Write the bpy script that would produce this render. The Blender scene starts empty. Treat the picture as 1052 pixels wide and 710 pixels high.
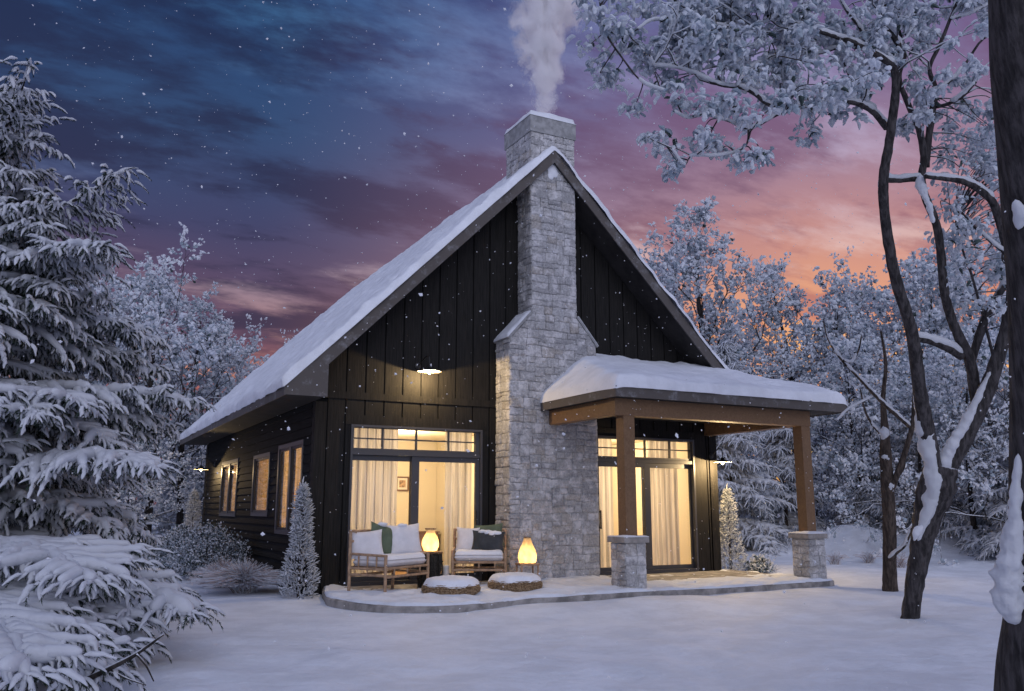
import bpy, math, random
import numpy as np
from mathutils import Vector, Matrix

sc = bpy.context.scene
COL = sc.collection
rad = math.radians

# ------------------------------------------------------------------ camera
CAM = np.array([-3.745, -14.034, 1.246]); YAW, PITCH, FPX = 0.485, 0.186, 886.1
_cy, _sy, _cp, _sp = math.cos(YAW), math.sin(YAW), math.cos(PITCH), math.sin(PITCH)
CF = np.array([_sy*_cp, _cy*_cp, _sp]); CR = np.array([_cy, -_sy, 0.0]); CU = np.cross(CR, CF)
cd = bpy.data.cameras.new("camera"); cam = bpy.data.objects.new("camera", cd); COL.objects.link(cam)
cam.location = CAM
cam.rotation_euler = (math.pi/2 + PITCH, 0, -YAW)
cd.sensor_width = 36; cd.lens = FPX/1052*36; cd.clip_start = 0.05; cd.clip_end = 3000
sc.camera = cam

def at(u, v, d):                       # a point of the place, d metres ahead of the camera
    return CAM + d*(CF + CR*(u-526)/FPX - CU*(v-355)/FPX)

# ------------------------------------------------------------------ colour helper
def lin(r, g, b):
    f = lambda c: c/12.92 if c <= .04045 else ((c+.055)/1.055)**2.4
    return (f(r/255), f(g/255), f(b/255), 1.0)

# ------------------------------------------------------------------ sky
class NT:
    def __init__(s, tree): s.t = tree; s.n = tree.nodes; s.l = tree.links
    def new(s, typ, **kw):
        n = s.n.new(typ)
        for k, v in kw.items(): setattr(n, k, v)
        return n
    def put(s, sock, v):
        if isinstance(v, bpy.types.NodeSocket): s.l.new(v, sock)
        elif v is not None: sock.default_value = v
    def math(s, op, a, b=None, c=None, clamp=False):
        n = s.new('ShaderNodeMath', operation=op, use_clamp=clamp)
        s.put(n.inputs[0], a); s.put(n.inputs[1], b)
        if c is not None: s.put(n.inputs[2], c)
        return n.outputs[0]
    def mix(s, f, a, b, blend='MIX'):
        n = s.new('ShaderNodeMix', data_type='RGBA', blend_type=blend)
        s.put(n.inputs[0], f); s.put(n.inputs[6], a); s.put(n.inputs[7], b)
        return n.outputs[2]
    def ramp(s, f, stops, interp='LINEAR'):
        n = s.new('ShaderNodeValToRGB'); s.put(n.inputs[0], f)
        r = n.color_ramp; r.interpolation = interp
        while len(r.elements) < len(stops): r.elements.new(0.5)
        for e, (p, c) in zip(r.elements, stops):
            e.position = p; e.color = c if len(c) == 4 else (*c, 1)
        return n.outputs[0]
    def maprange(s, v, a, b, c=0., d=1.):
        n = s.new('ShaderNodeMapRange', interpolation_type='SMOOTHSTEP')
        for i, x in enumerate((v, a, b, c, d)): s.put(n.inputs[i], x)
        return n.outputs[0]
    def noise(s, vec, scale, detail=3, rough=.5, dist=0.):
        n = s.new('ShaderNodeTexNoise'); s.put(n.inputs['Vector'], vec)
        n.inputs['Scale'].default_value = scale; n.inputs['Detail'].default_value = detail
        n.inputs['Roughness'].default_value = rough; n.inputs['Distortion'].default_value = dist
        return n.outputs[0]
    def vmath(s, op, a, b=None):
        n = s.new('ShaderNodeVectorMath', operation=op); s.put(n.inputs[0], a)
        if b is not None: s.put(n.inputs[1], b)
        return n.outputs[1] if op in ('DOT_PRODUCT', 'LENGTH') else n.outputs[0]

SUN_AZ = rad(60)                       # where the sun has set, clockwise from +Y
w = bpy.data.worlds.new("World"); sc.world = w; w.use_nodes = True
t = NT(w.node_tree); t.n.clear()
out = t.new('ShaderNodeOutputWorld'); bg = t.new('ShaderNodeBackground'); t.l.new(bg.outputs[0], out.inputs[0])
gen = t.new('ShaderNodeTexCoord').outputs['Generated']
sep = t.new('ShaderNodeSeparateXYZ'); t.l.new(gen, sep.inputs[0]); X, Y, Z = sep.outputs
hl = t.math('SQRT', t.math('ADD', t.math('MULTIPLY', X, X), t.math('MULTIPLY', Y, Y)))
sdot = t.math('DIVIDE', t.vmath('DOT_PRODUCT', gen, (math.sin(SUN_AZ), math.cos(SUN_AZ), 0)), t.math('ADD', hl, 1e-4))
west = t.maprange(sdot, .64, 1.02)
zp = t.math('MAXIMUM', Z, 0.0)
# soft bending of the height so that the bands are not level
wob = t.noise(gen, 2.2, 3, .55)
zw = t.math('ADD', zp, t.math('MULTIPLY', t.math('SUBTRACT', wob, .5), .16))
warm = t.ramp(zw, [(0, lin(255,214,112)), (.11, lin(255,202,116)), (.155, lin(248,184,120)), (.20, lin(238,168,124)), (.26, lin(206,146,134)),
                   (.33, lin(166,130,148)), (.42, lin(128,112,150)), (.51, lin(92,92,142)), (.62, lin(56,72,128)), (1, lin(44,62,120))])
cold = t.ramp(zw, [(0, lin(186,104,84)), (.10, lin(168,94,88)), (.17, lin(104,76,98)), (.30, lin(66,68,104)),
                   (.40, lin(52,76,116)), (.50, lin(42,70,114)), (.62, lin(36,60,108)), (1, lin(36,58,110))])
base = t.mix(west, cold, warm)
# cloud sheets seen in perspective
inv = t.math('DIVIDE', 1.0, t.math('ADD', zp, .16))
cmb = t.new('ShaderNodeCombineXYZ'); t.put(cmb.inputs[0], t.math('MULTIPLY', X, inv)); t.put(cmb.inputs[1], t.math('MULTIPLY', Y, inv))
mp = t.new('ShaderNodeMapping'); t.l.new(cmb.outputs[0], mp.inputs[0])
mp.inputs['Rotation'].default_value = (0, 0, rad(20)); mp.inputs['Scale'].default_value = (.95, 1.75, 1)
cv = mp.outputs[0]
n1 = t.math('ADD', t.math('MULTIPLY', t.noise(cv, 1.25, 10, .60, .12), .72), t.math('MULTIPLY', t.noise(t.vmath('ADD', cv, (3.1, 8.7, 0)), 4.2, 8, .62, .1), .28))
n2 = t.math('ADD', t.math('MULTIPLY', t.noise(t.vmath('ADD', cv, (7.3, 2.1, 0)), 1.3, 10, .60, .15), .75), t.math('MULTIPLY', t.noise(t.vmath('ADD', cv, (1.2, 4.4, 0)), 5.0, 8, .62, .1), .25))
dark = t.maprange(n1, .45, .56)
lite = t.maprange(n2, .50, .64)
dcol = t.mix(west, t.ramp(zp, [(0, lin(112,62,72)), (.2, lin(50,46,72)), (.5, lin(32,40,72)), (1, lin(34,44,84))]),
             t.ramp(zp, [(0, lin(246,160,100)), (.14, lin(232,142,106)), (.23, lin(180,112,110)), (.34, lin(126,92,116)), (.47, lin(112,84,124)), (.6, lin(56,62,110)), (1, lin(44,52,100))]))
lcol = t.mix(west, t.ramp(zp, [(0, lin(226,140,96)), (.14, lin(206,142,122)), (.24, lin(158,134,150)), (.34, lin(92,108,150)), (.5, lin(66,112,160)), (1, lin(60,100,150))]),
             t.ramp(zp, [(0, lin(255,226,150)), (.16, lin(252,210,160)), (.26, lin(232,192,180)), (.36, lin(190,172,198)), (.46, lin(150,148,190)), (.6, lin(92,106,158)), (1, lin(80,96,150))]))
skyc = t.mix(t.math('MULTIPLY', dark, .80), base, dcol)
skyc = t.mix(t.math('MULTIPLY', lite, .82), skyc, lcol)
# brighter sky added overhead and behind the camera, out of view, for ambient light
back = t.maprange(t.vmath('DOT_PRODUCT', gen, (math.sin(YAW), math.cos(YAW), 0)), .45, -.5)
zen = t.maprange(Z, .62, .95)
sky_fill = t.math('MAXIMUM', back, zen)
skyc = t.mix(sky_fill, skyc, lin(158, 166, 200))
nish = t.new('ShaderNodeTexSky'); nish.sky_type = 'NISHITA'; nish.sun_disc = False
nish.sun_elevation = rad(1.0); nish.sun_rotation = SUN_AZ
skyc = t.mix(1.0, skyc, t.mix(1.0, nish.outputs[0], (.006, .006, .008, 1), 'MULTIPLY'), 'ADD')
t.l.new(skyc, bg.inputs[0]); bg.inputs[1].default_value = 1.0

# broad cool fill sun, added behind the camera to brighten snow and stone
sl = bpy.data.lights.new("fill_sun", 'SUN'); so = bpy.data.objects.new("fill_sun", sl); COL.objects.link(so)
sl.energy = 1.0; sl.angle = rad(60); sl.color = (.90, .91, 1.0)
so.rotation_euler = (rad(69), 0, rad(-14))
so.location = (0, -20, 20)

vs = sc.view_settings; vs.view_transform = 'Standard'; vs.look = 'None'; vs.exposure = 0; vs.gamma = 1; vs.use_curve_mapping = False
sc.render.engine = 'CYCLES'
sc.cycles.use_denoising = True
sc.cycles.max_bounces = 8; sc.cycles.diffuse_bounces = 4; sc.cycles.transparent_max_bounces = 16
sc.cycles.volume_bounces = 6; sc.cycles.caustics_reflective = False; sc.cycles.caustics_refractive = False
sc.cycles.sample_clamp_indirect = 4

# ------------------------------------------------------------------ materials
def mat(name, col, rough=.8, metal=0., spec=.3, bump=None, vary=None, bdist=.01):
    """plain surface with optional bump (scale, strength) and colour variation (scale, dark, light)"""
    m = bpy.data.materials.new(name); m.use_nodes = True; t = NT(m.node_tree)
    b = m.node_tree.nodes['Principled BSDF']
    b.inputs['Roughness'].default_value = rough; b.inputs['Metallic'].default_value = metal
    b.inputs['Specular IOR Level'].default_value = spec
    pos = t.new('ShaderNodeTexCoord').outputs['Object']
    c = (*col, 1)
    if vary:
        n = t.noise(pos, vary[0], 5, .6)
        c = t.mix(t.maprange(n, .32, .68), tuple(x*vary[1] for x in col)+(1,), tuple(min(1, x*vary[2]) for x in col)+(1,))
    t.put(b.inputs['Base Color'], c)
    if bump:
        bn = t.new('ShaderNodeBump'); bn.inputs['Strength'].default_value = bump[1]; bn.inputs['Distance'].default_value = bdist
        t.l.new(t.noise(pos, bump[0], 5, .6), bn.inputs['Height']); t.l.new(bn.outputs[0], b.inputs['Normal'])
    return m, t, b

SNOWC = (.80, .82, .88)
def snow_mat(name, scale=9., strength=.5, bdist=.03, col=SNOWC, thin=0., grain=0.):
    m, t, b = mat(name, col, .65, spec=.25, bump=(scale, strength), bdist=bdist)
    if grain:                                    # crystals and wind crust
        pos = t.new('ShaderNodeTexCoord').outputs['Object']; b0 = [n for n in t.n if n.type == 'BUMP'][0]
        b2 = t.new('ShaderNodeBump'); b2.inputs['Strength'].default_value = grain; b2.inputs['Distance'].default_value = .012
        t.l.new(t.noise(pos, 38, 6, .7), b2.inputs['Height']); t.l.new(b0.outputs[0], b2.inputs['Normal']); t.l.new(b2.outputs[0], b.inputs['Normal'])
        t.put(b.inputs['Base Color'], t.mix(t.maprange(t.noise(pos, 1.7, 7, .66), .35, .65), tuple(x*.86 for x in col)+(1,), (*col, 1)))
    if thin:                                     # loose rime lets light through
        tl = t.new('ShaderNodeBsdfTranslucent'); tl.inputs[0].default_value = (*col, 1); mx = t.new('ShaderNodeMixShader'); mx.inputs[0].default_value = thin
        o_ = [n for n in t.n if n.type == 'OUTPUT_MATERIAL'][0]; t.l.new(b.outputs[0], mx.inputs[1]); t.l.new(tl.outputs[0], mx.inputs[2]); t.l.new(mx.outputs[0], o_.inputs[0])
    return m
M = {}
M['snow'] = snow_mat('snow', grain=.35)
M['tree_snow'] = snow_mat('tree_snow', 25, .6, .02, (.80, .82, .87), .40)
M['ground_snow'] = snow_mat('ground_snow', 5, .6, .06, (.775, .812, .89), grain=.6)
M['needle'] = mat('needles', (.022, .034, .026), .7, vary=(6, .6, 1.7))[0]
M['rime'] = snow_mat('rime', 20, .4, .02, (.86, .88, .92), .5)
M['leaf_snow'] = snow_mat('leaf_snow', 25, .6, .02, (.80, .83, .88), .48)
M['frost'] = snow_mat('frosted_leaf', 20, .4, .02, (.46, .53, .60), .4)
M['dark_leaf'] = mat('dark_leaf', (.045, .065, .062), .8, vary=(3, .6, 1.5))[0]
M['flake'] = snow_mat('snowflake', 20, .1, .01, (.92, .93, .96), .5)

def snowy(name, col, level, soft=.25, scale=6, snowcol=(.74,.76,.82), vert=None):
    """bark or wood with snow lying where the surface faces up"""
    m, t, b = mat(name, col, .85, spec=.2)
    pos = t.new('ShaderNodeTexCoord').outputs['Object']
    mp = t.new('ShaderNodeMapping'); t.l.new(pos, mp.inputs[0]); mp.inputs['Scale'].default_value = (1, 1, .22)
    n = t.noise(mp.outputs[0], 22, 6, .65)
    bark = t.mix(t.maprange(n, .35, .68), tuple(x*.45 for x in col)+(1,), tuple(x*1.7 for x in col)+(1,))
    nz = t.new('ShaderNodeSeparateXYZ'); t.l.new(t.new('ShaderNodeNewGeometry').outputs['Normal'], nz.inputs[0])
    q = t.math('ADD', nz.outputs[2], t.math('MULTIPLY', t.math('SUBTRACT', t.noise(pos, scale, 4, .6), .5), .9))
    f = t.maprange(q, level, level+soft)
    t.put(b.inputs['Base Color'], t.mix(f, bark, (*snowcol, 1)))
    bn = t.new('ShaderNodeBump'); bn.inputs['Strength'].default_value = .9; bn.inputs['Distance'].default_value = .03
    t.l.new(n, bn.inputs['Height']); t.l.new(bn.outputs[0], b.inputs['Normal'])
    return m
M['bark'] = snowy('snowy_bark', (.035, .030, .028), .42)
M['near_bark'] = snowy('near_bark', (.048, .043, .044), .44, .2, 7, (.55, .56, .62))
M['grey_bark'] = snowy('grey_bark', (.060, .046, .038), .75)

m, t, b = mat('black_siding', (.020, .0185, .0175), .7, spec=.15)
pos = t.new('ShaderNodeTexCoord').outputs['Object']
mp = t.new('ShaderNodeMapping'); t.l.new(pos, mp.inputs[0]); mp.inputs['Scale'].default_value = (14, 14, .8)
g = t.noise(mp.outputs[0], 3, 5, .6)
t.put(b.inputs['Base Color'], t.mix(t.maprange(g, .3, .7), (.010, .0095, .009, 1), (.022, .020, .0185, 1)))
bn = t.new('ShaderNodeBump'); bn.inputs['Strength'].default_value = .5; bn.inputs['Distance'].default_value = .006
t.l.new(g, bn.inputs['Height']); t.l.new(bn.outputs[0], b.inputs['Normal']); M['siding'] = m
m, t, b = mat('black_lap_siding', (.018, .018, .020), .75, spec=.10)
pos = t.new('ShaderNodeTexCoord').outputs['Object']
mp = t.new('ShaderNodeMapping'); t.l.new(pos, mp.inputs[0]); mp.inputs['Scale'].default_value = (10, .8, 14)
g = t.noise(mp.outputs[0], 3, 5, .6)
t.put(b.inputs['Base Color'], t.mix(t.maprange(g, .3, .7), (.007, .007, .0075, 1), (.016, .016, .017, 1))); M['lap'] = m
M['backing'] = mat('wall_backing', (.004, .004, .004), .9)[0]
M['frame'] = mat('dark_grey_metal', (.045, .045, .052), .42, spec=.5)[0]
M['black_metal'] = mat('black_metal', (.012, .012, .013), .4, spec=.5)[0]
M['shade_in'] = mat('pale_enamel', (.22, .20, .16), .6)[0]

m, t, b = mat('frosted_fascia', (.085, .080, .080), .75, spec=.3)
pos = t.new('ShaderNodeTexCoord').outputs['Object']
t.put(b.inputs['Base Color'], t.mix(t.maprange(t.noise(pos, 5, 6, .7), .50, .80), (.10, .088, .082, 1), (.26, .26, .275, 1)))
M['fascia'] = m
M['soffit'] = mat('dark_soffit', (.030, .027, .026), .8, vary=(3, .7, 1.3))[0]
M['roofing'] = mat('roof_membrane', (.03, .03, .035), .9)[0]

m, t, b = mat('stained_timber', (.20, .085, .03), .6, spec=.3)
pos = t.new('ShaderNodeTexCoord').outputs['Object']
mp = t.new('ShaderNodeMapping'); t.l.new(pos, mp.inputs[0]); mp.inputs['Scale'].default_value = (3, 3, 3)
g = t.noise(mp.outputs[0], 4, 7, .7, 2.2)
t.put(b.inputs['Base Color'], t.mix(t.maprange(g, .3, .7), (.15, .085, .044, 1), (.215, .128, .068, 1)))
bn = t.new('ShaderNodeBump'); bn.inputs['Strength'].default_value = .4; bn.inputs['Distance'].default_value = .01
t.l.new(g, bn.inputs['Height']); t.l.new(bn.outputs[0], b.inputs['Normal']); M['timber'] = m

# stone: every stone carries its own tone in the attribute "rnd"
m, t, b = mat('grey_fieldstone', (.3, .3, .3), .9, spec=.2)
pos = t.new('ShaderNodeTexCoord').outputs['Object']
at_ = t.new('ShaderNodeAttribute'); at_.attribute_name = 'rnd'
rn = at_.outputs['Fac']
tone = t.ramp(rn, [(0, (.42, .415, .425)), (.25, (.50, .49, .495)), (.5, (.55, .54, .54)), (.78, (.58, .575, .585)), (.93, (.52, .48, .44)), (1, (.48, .475, .49))])
g1 = t.noise(pos, 5, 7, .68); g2 = t.noise(pos, 28, 5, .65)
tone = t.mix(t.math('MULTIPLY', t.maprange(g2, .35, .65), .7), tone, t.mix(1, tone, (.50, .50, .51, 1), 'MULTIPLY'))
tone = t.mix(t.math('MULTIPLY', t.maprange(g1, .47, .62), .7), tone, (.80, .78, .79, 1))      # rime
t.put(b.inputs['Base Color'], tone)
bn = t.new('ShaderNodeBump'); bn.inputs['Strength'].default_value = 1.0; bn.inputs['Distance'].default_value = .045
t.l.new(t.math('ADD', t.math('MULTIPLY', g1, .5), t.math('ADD', t.math('MULTIPLY', g2, .7), t.math('MULTIPLY', t.noise(pos, 70, 4, .7), .3))), bn.inputs['Height']); t.l.new(bn.outputs[0], b.inputs['Normal']); M['stone'] = m
M['mortar'] = mat('mortar', (.50, .49, .49), .95, bump=(40, .5), vary=(9, .6, 1.2))[0]
M['cap'] = mat('concrete_cap', (.27, .27, .275), .85, vary=(7, .8, 1.35), bump=(60, .4))[0]
M['pier_cap'] = mat('pier_cap', (.27, .25, .235), .85, vary=(7, .8, 1.25), bump=(60, .4))[0]
M['patio'] = mat('patio_stone', (.26, .245, .235), .85, vary=(4, .6, 1.4), bump=(25, .5))[0]

# glass: reflects a little, lets light through
m = bpy.data.materials.new('window_glass'); m.use_nodes = True; t = NT(m.node_tree); t.n.clear()
o_ = t.new('ShaderNodeOutputMaterial'); mx = t.new('ShaderNodeMixShader'); tr = t.new('ShaderNodeBsdfTransparent'); gl = t.new('ShaderNodeBsdfGlossy')
gl.inputs['Roughness'].default_value = .03; ge = t.new('ShaderNodeNewGeometry')
fr_ = t.math('SUBTRACT', 1.0, t.math('ABSOLUTE', t.vmath('DOT_PRODUCT', ge.outputs['Normal'], ge.outputs['Incoming'])))
fr_ = t.math('ADD', .03, t.math('MULTIPLY', .8, t.math('POWER', fr_, 5)))
t.l.new(fr_, mx.inputs[0]); t.l.new(tr.outputs[0], mx.inputs[1]); t.l.new(gl.outputs[0], mx.inputs[2]); t.l.new(mx.outputs[0], o_.inputs[0]); M['glass'] = m
# curtain: thin cloth, lets some light through
def cloth(name, col, trans, sc_=(9, 9, .25)):
    m = bpy.data.materials.new(name); m.use_nodes = True; t = NT(m.node_tree); t.n.clear()
    o_ = t.new('ShaderNodeOutputMaterial'); mx = t.new('ShaderNodeMixShader'); d = t.new('ShaderNodeBsdfDiffuse'); tl = t.new('ShaderNodeBsdfTranslucent')
    pos = t.new('ShaderNodeTexCoord').outputs['Object']
    mp = t.new('ShaderNodeMapping'); t.l.new(pos, mp.inputs[0]); mp.inputs['Scale'].default_value = sc_
    c = t.mix(t.maprange(t.noise(mp.outputs[0], 2.6, 3, .5), .35, .65), tuple(x*.62 for x in col)+(1,), (*col, 1))
    for n in (d, tl): t.put(n.inputs[0], c)
    mx.inputs[0].default_value = trans
    t.l.new(d.outputs[0], mx.inputs[1]); t.l.new(tl.outputs[0], mx.inputs[2]); t.l.new(mx.outputs[0], o_.inputs[0]); return m
M['amber_curtain'] = cloth('amber_curtain', (.84, .58, .26), .6)
M['curtain'] = cloth('sheer_curtain', (.86, .82, .77), .6)
M['room_wall'] = mat('room_wall', (.74, .67, .52), .9)[0]
M['room_floor'] = mat('room_floor', (.25, .14, .07), .5)[0]
M['furn_wood'] = mat('furniture_wood', (.16, .09, .05), .6, vary=(5, .7, 1.3))[0]
M['paper'] = mat('picture_paper', (.75, .70, .6), .8)[0]
M['print'] = mat('picture_print', (.30, .20, .12), .8, vary=(14, .4, 2.2))[0]
M['bamboo'] = mat('bamboo', (.36, .235, .15), .55, vary=(12, .7, 1.25), bump=(30, .3))[0]
M['linen_white'] = mat('white_linen', (.70, .68, .70), .9, bump=(60, .35), vary=(5, .9, 1.05))[0]
M['linen_green'] = mat('green_linen', (.115, .145, .095), .9, bump=(60, .4), vary=(5, .8, 1.15))[0]
M['linen_dark'] = mat('charcoal_linen', (.045, .050, .058), .9, bump=(60, .4), vary=(5, .8, 1.2))[0]
m, t, b = mat('woven_rattan', (.34, .23, .13), .7)
pos = t.new('ShaderNodeTexCoord').outputs['Object']
wv = t.new('ShaderNodeTexNoise'); wv.inputs['Scale'].default_value = 45; t.l.new(pos, wv.inputs['Vector'])
t.put(b.inputs['Base Color'], t.mix(t.maprange(wv.outputs[0], .38, .62), (.16, .10, .055, 1), (.42, .30, .18, 1))); M['rattan'] = m
M['dark_wicker'] = mat('dark_wicker', (.020, .017, .014), .6, vary=(30, .5, 1.8))[0]
M['candle'] = mat('candle_wax', (.75, .72, .70), .6)[0]

def glow(name, col, strength, vary=None):
    m = bpy.data.materials.new(name); m.use_nodes = True; t = NT(m.node_tree); b = t.n['Principled BSDF']
    b.inputs['Base Color'].default_value = (.7, .6, .4, 1); b.inputs['Emission Strength'].default_value = strength
    if vary:
        pos = t.new('ShaderNodeTexCoord').outputs['Object']
        t.put(b.inputs['Emission Color'], t.mix(t.maprange(t.noise(pos, vary, 5, .65), .3, .7), tuple(x*y for x, y in zip(col, (.80, .66, .5)))+(1,), (*col, 1)))
    else: b.inputs['Emission Color'].default_value = (*col, 1)
    return m
M['lantern'] = cloth('paper_lantern', (.92, .78, .55), .66, (3, 3, 3))
M['bulb'] = glow('bulb', (1.0, .80, .45), 14)

# ------------------------------------------------------------------ geometry helpers
def vnoise(p, seed=0):
    p = np.asarray(p, float); i = np.floor(p); f = p-i; u = f*f*(3-2*f)
    def h(dx, dy, dz):
        q = np.sin((i[:,0]+dx)*127.1+(i[:,1]+dy)*311.7+(i[:,2]+dz)*74.7+seed*17.31)*43758.5453
        return q-np.floor(q)
    L = lambda a, b, t: a+(b-a)*t
    x00 = L(h(0,0,0), h(1,0,0), u[:,0]); x10 = L(h(0,1,0), h(1,1,0), u[:,0])
    x01 = L(h(0,0,1), h(1,0,1), u[:,0]); x11 = L(h(0,1,1), h(1,1,1), u[:,0])
    return L(L(x00, x10, u[:,1]), L(x01, x11, u[:,1]), u[:,2])
def fbm(p, seed=0, oct=4, gain=.5):
    p = np.asarray(p, float); r = 0; a = 1; s = 0
    for k in range(oct):
        r = r+a*(vnoise(p*2**k, seed+k)-.5); s += a; a *= gain
    return r/s*2
def nrm(v):
    v = np.asarray(v, float); return v/(np.linalg.norm(v)+1e-12)

class MB:
    """collects faces; build() links them as one mesh object"""
    def __init__(s): s.v = []; s.f = {}; s.n = 0; s.r = []
    def add(s, V, F, mat=0, rnd=0.):
        V = np.asarray(V, float).reshape(-1, 3)
        if len(V) == 0: return
        if isinstance(F, np.ndarray): F = [F]
        else:
            by = {}
            for q in F: by.setdefault(len(q), []).append(q)
            F = [np.array(q) for q in by.values()]
        for a in F:
            if len(a): s.f.setdefault((a.shape[1], mat), []).append(a+s.n)
        s.v.append(V); s.r.append(np.full(len(V), rnd) if np.isscalar(rnd) else rnd); s.n += len(V)
    def box(s, x0, x1, y0, y1, z0, z1, mat=0, rnd=0.):
        V = [(x, y, z) for z in (z0, z1) for y in (y0, y1) for x in (x0, x1)]
        s.add(V, np.array([(0,2,3,1),(4,5,7,6),(0,1,5,4),(2,6,7,3),(0,4,6,2),(1,3,7,5)]), mat, rnd)
    def obox(s, c, ax, ay, az, mat=0):
        c, ax, ay, az = map(np.asarray, (c, ax, ay, az))
        V = [c+x*ax+y*ay+z*az for z in (-1,1) for y in (-1,1) for x in (-1,1)]
        s.add(V, np.array([(0,2,3,1),(4,5,7,6),(0,1,5,4),(2,6,7,3),(0,4,6,2),(1,3,7,5)]), mat)
    def prism(s, poly, axis, a0, a1, mat=0):
        """poly: 2-D points in the other two axes; extruded along axis"""
        n = len(poly); V = []
        for a in (a0, a1):
            for p in poly:
                q = [p[0], p[1]]; q.insert(axis, a); V.append(q)
        F = [tuple(range(n-1, -1, -1)), tuple(range(n, 2*n))]+[(i, (i+1) % n, n+(i+1) % n, n+i) for i in range(n)]
        s.add(V, F, mat)
    def tube(s, pts, rr, sides=8, mat=0, close=True, squash=None, jit=0., rng=None):
        pts = np.asarray(pts, float); n = len(pts); rr = np.broadcast_to(np.asarray(rr, float), (n,))
        tan = np.gradient(pts, axis=0); tan /= np.linalg.norm(tan, axis=1)[:, None]+1e-9
        ref = np.array([0, 0, 1.]) if abs(tan[0][2]) < .9 else np.array([1., 0, 0])
        a = np.arange(sides)/sides*2*np.pi; V = np.empty((n, sides, 3)); u = None
        for i in range(n):
            u = ref-tan[i]*(ref@tan[i]) if u is None else u-tan[i]*(u@tan[i])
            u = u/(np.linalg.norm(u)+1e-9); v = np.cross(tan[i], u)
            r = rr[i]*(1+(rng.uniform(-jit, jit, sides) if jit else 0))
            V[i] = pts[i]+np.outer(np.cos(a)*r, u)+np.outer(np.sin(a)*r, v)
        if squash is not None: V[:, :, 2] = pts[:, None, 2]+(V[:, :, 2]-pts[:, None, 2])*squash
        F = [np.array([(i*sides+j, i*sides+(j+1) % sides, (i+1)*sides+(j+1) % sides, (i+1)*sides+j) for i in range(n-1) for j in range(sides)])]
        s.add(V.reshape(-1, 3), F[0], mat)
        if close:
            b = s.n-n*sides
            s.f.setdefault((sides, mat), []).append(np.array([[b+j for j in range(sides-1, -1, -1)], [b+(n-1)*sides+j for j in range(sides)]]))
    def lumpy(s, pts, rr, mat=0, seed=0, sides=12, amp=.35, freq=1.0, taper=True):
        """a soft uneven roll of snow along a path"""
        pts = np.asarray(pts, float); rr = np.asarray(rr, float); seg = np.r_[0, np.cumsum(np.linalg.norm(np.diff(pts, axis=0), axis=1))]
        n = int(np.clip(seg[-1]/(rr.mean()*.35), 6, 90)); q = np.linspace(0, seg[-1], n)
        P = np.stack([np.interp(q, seg, pts[:, a]) for a in range(3)], 1); r = np.interp(q, seg, rr)
        if taper: e_ = np.minimum(q, seg[-1]-q)/(r*1.6); r = r*np.sqrt(np.clip(1-(1-np.clip(e_, 0, 1))**2, .002, 1))
        k = s.n; s.tube(P, r, sides, mat); V = s.v[-1]; c = np.repeat(P, sides, 0); f_ = freq/rr.mean()*.45
        s.v[-1] = c+(V-c)*(1+amp*fbm(V*f_, seed, 3)[:, None])
    def lathe(s, prof, c=(0,0,0), seg=24, mat=0, sy=1., jit=None):
        """profile of (radius, z); open ends with radius 0 close themselves"""
        a = np.arange(seg)/seg*2*np.pi; V = []
        for r, z in prof:
            V.append(np.stack([c[0]+r*np.cos(a), c[1]+r*sy*np.sin(a), np.full(seg, c[2]+z)], 1))
        V = np.concatenate(V)
        if jit is not None: V = jit(V)
        n = len(prof)
        s.add(V, np.array([(i*seg+j, i*seg+(j+1) % seg, (i+1)*seg+(j+1) % seg, (i+1)*seg+j) for i in range(n-1) for j in range(seg)]), mat)
    def blob(s, c, r, mat=0, seed=0, seg=12, rings=8, amp=.25):
        c = np.asarray(c, float); r = np.broadcast_to(np.asarray(r, float), (3,))
        th = np.linspace(0, np.pi, rings+1)[:, None]; ph = (np.arange(seg)/seg*2*np.pi)[None]
        D = np.stack([np.sin(th)*np.cos(ph), np.sin(th)*np.sin(ph), np.cos(th)+0*ph], -1).reshape(-1, 3)
        k = 1+amp*fbm(D*1.7+seed*3.1, seed, 3)[:, None]
        s.add(c+D*r*k, np.array([(i*seg+j, (i+1)*seg+j, (i+1)*seg+(j+1) % seg, i*seg+(j+1) % seg) for i in range(rings) for j in range(seg)]), mat)
    def grid(s, P, mat=0, flip=False):
        """P: (n, m, 3) grid of points"""
        n, m_ = P.shape[:2]; i = (np.arange(n-1)[:, None]*m_+np.arange(m_-1)[None]).ravel()
        F = np.stack([i, i+1, i+m_+1, i+m_], 1)
        s.add(P.reshape(-1, 3), F[:, ::-1] if flip else F, mat)
    def scatter(s, tv, tf, R, T, mat=0):
        """copies of a template: tv (k,3), tf (q,c), R (n,3,3) columns = axes, T (n,3)"""
        n = len(T)
        if n == 0: return
        V = np.einsum('nij,kj->nki', R, tv)+T[:, None]
        F = (tf[None]+(np.arange(n)*len(tv))[:, None, None]).reshape(-1, tf.shape[1])
        s.add(V.reshape(-1, 3), F, mat)
    def build(s, name, mats, parent=None, smooth=False, origin=None, **props):
        me = bpy.data.meshes.new(name)
        V = np.concatenate(s.v) if s.v else np.zeros((0, 3))
        if origin is not None: V = V-np.asarray(origin)
        me.vertices.add(len(V)); me.vertices.foreach_set('co', V.astype(np.float32).ravel())
        li, ls, mi, k = [], [], [], 0
        for (c, m_), arrs in s.f.items():
            a = np.concatenate(arrs); li.append(a.ravel()); ls.append(k+np.arange(len(a))*c); mi.append(np.full(len(a), m_)); k += a.size
        li = np.concatenate(li); ls = np.concatenate(ls); mi = np.concatenate(mi)
        me.loops.add(len(li)); me.loops.foreach_set('vertex_index', li.astype(np.int32))
        me.polygons.add(len(ls)); me.polygons.foreach_set('loop_start', ls.astype(np.int32))
        for q in (mats if isinstance(mats, (list, tuple)) else [mats]): me.materials.append(M[q])
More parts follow.
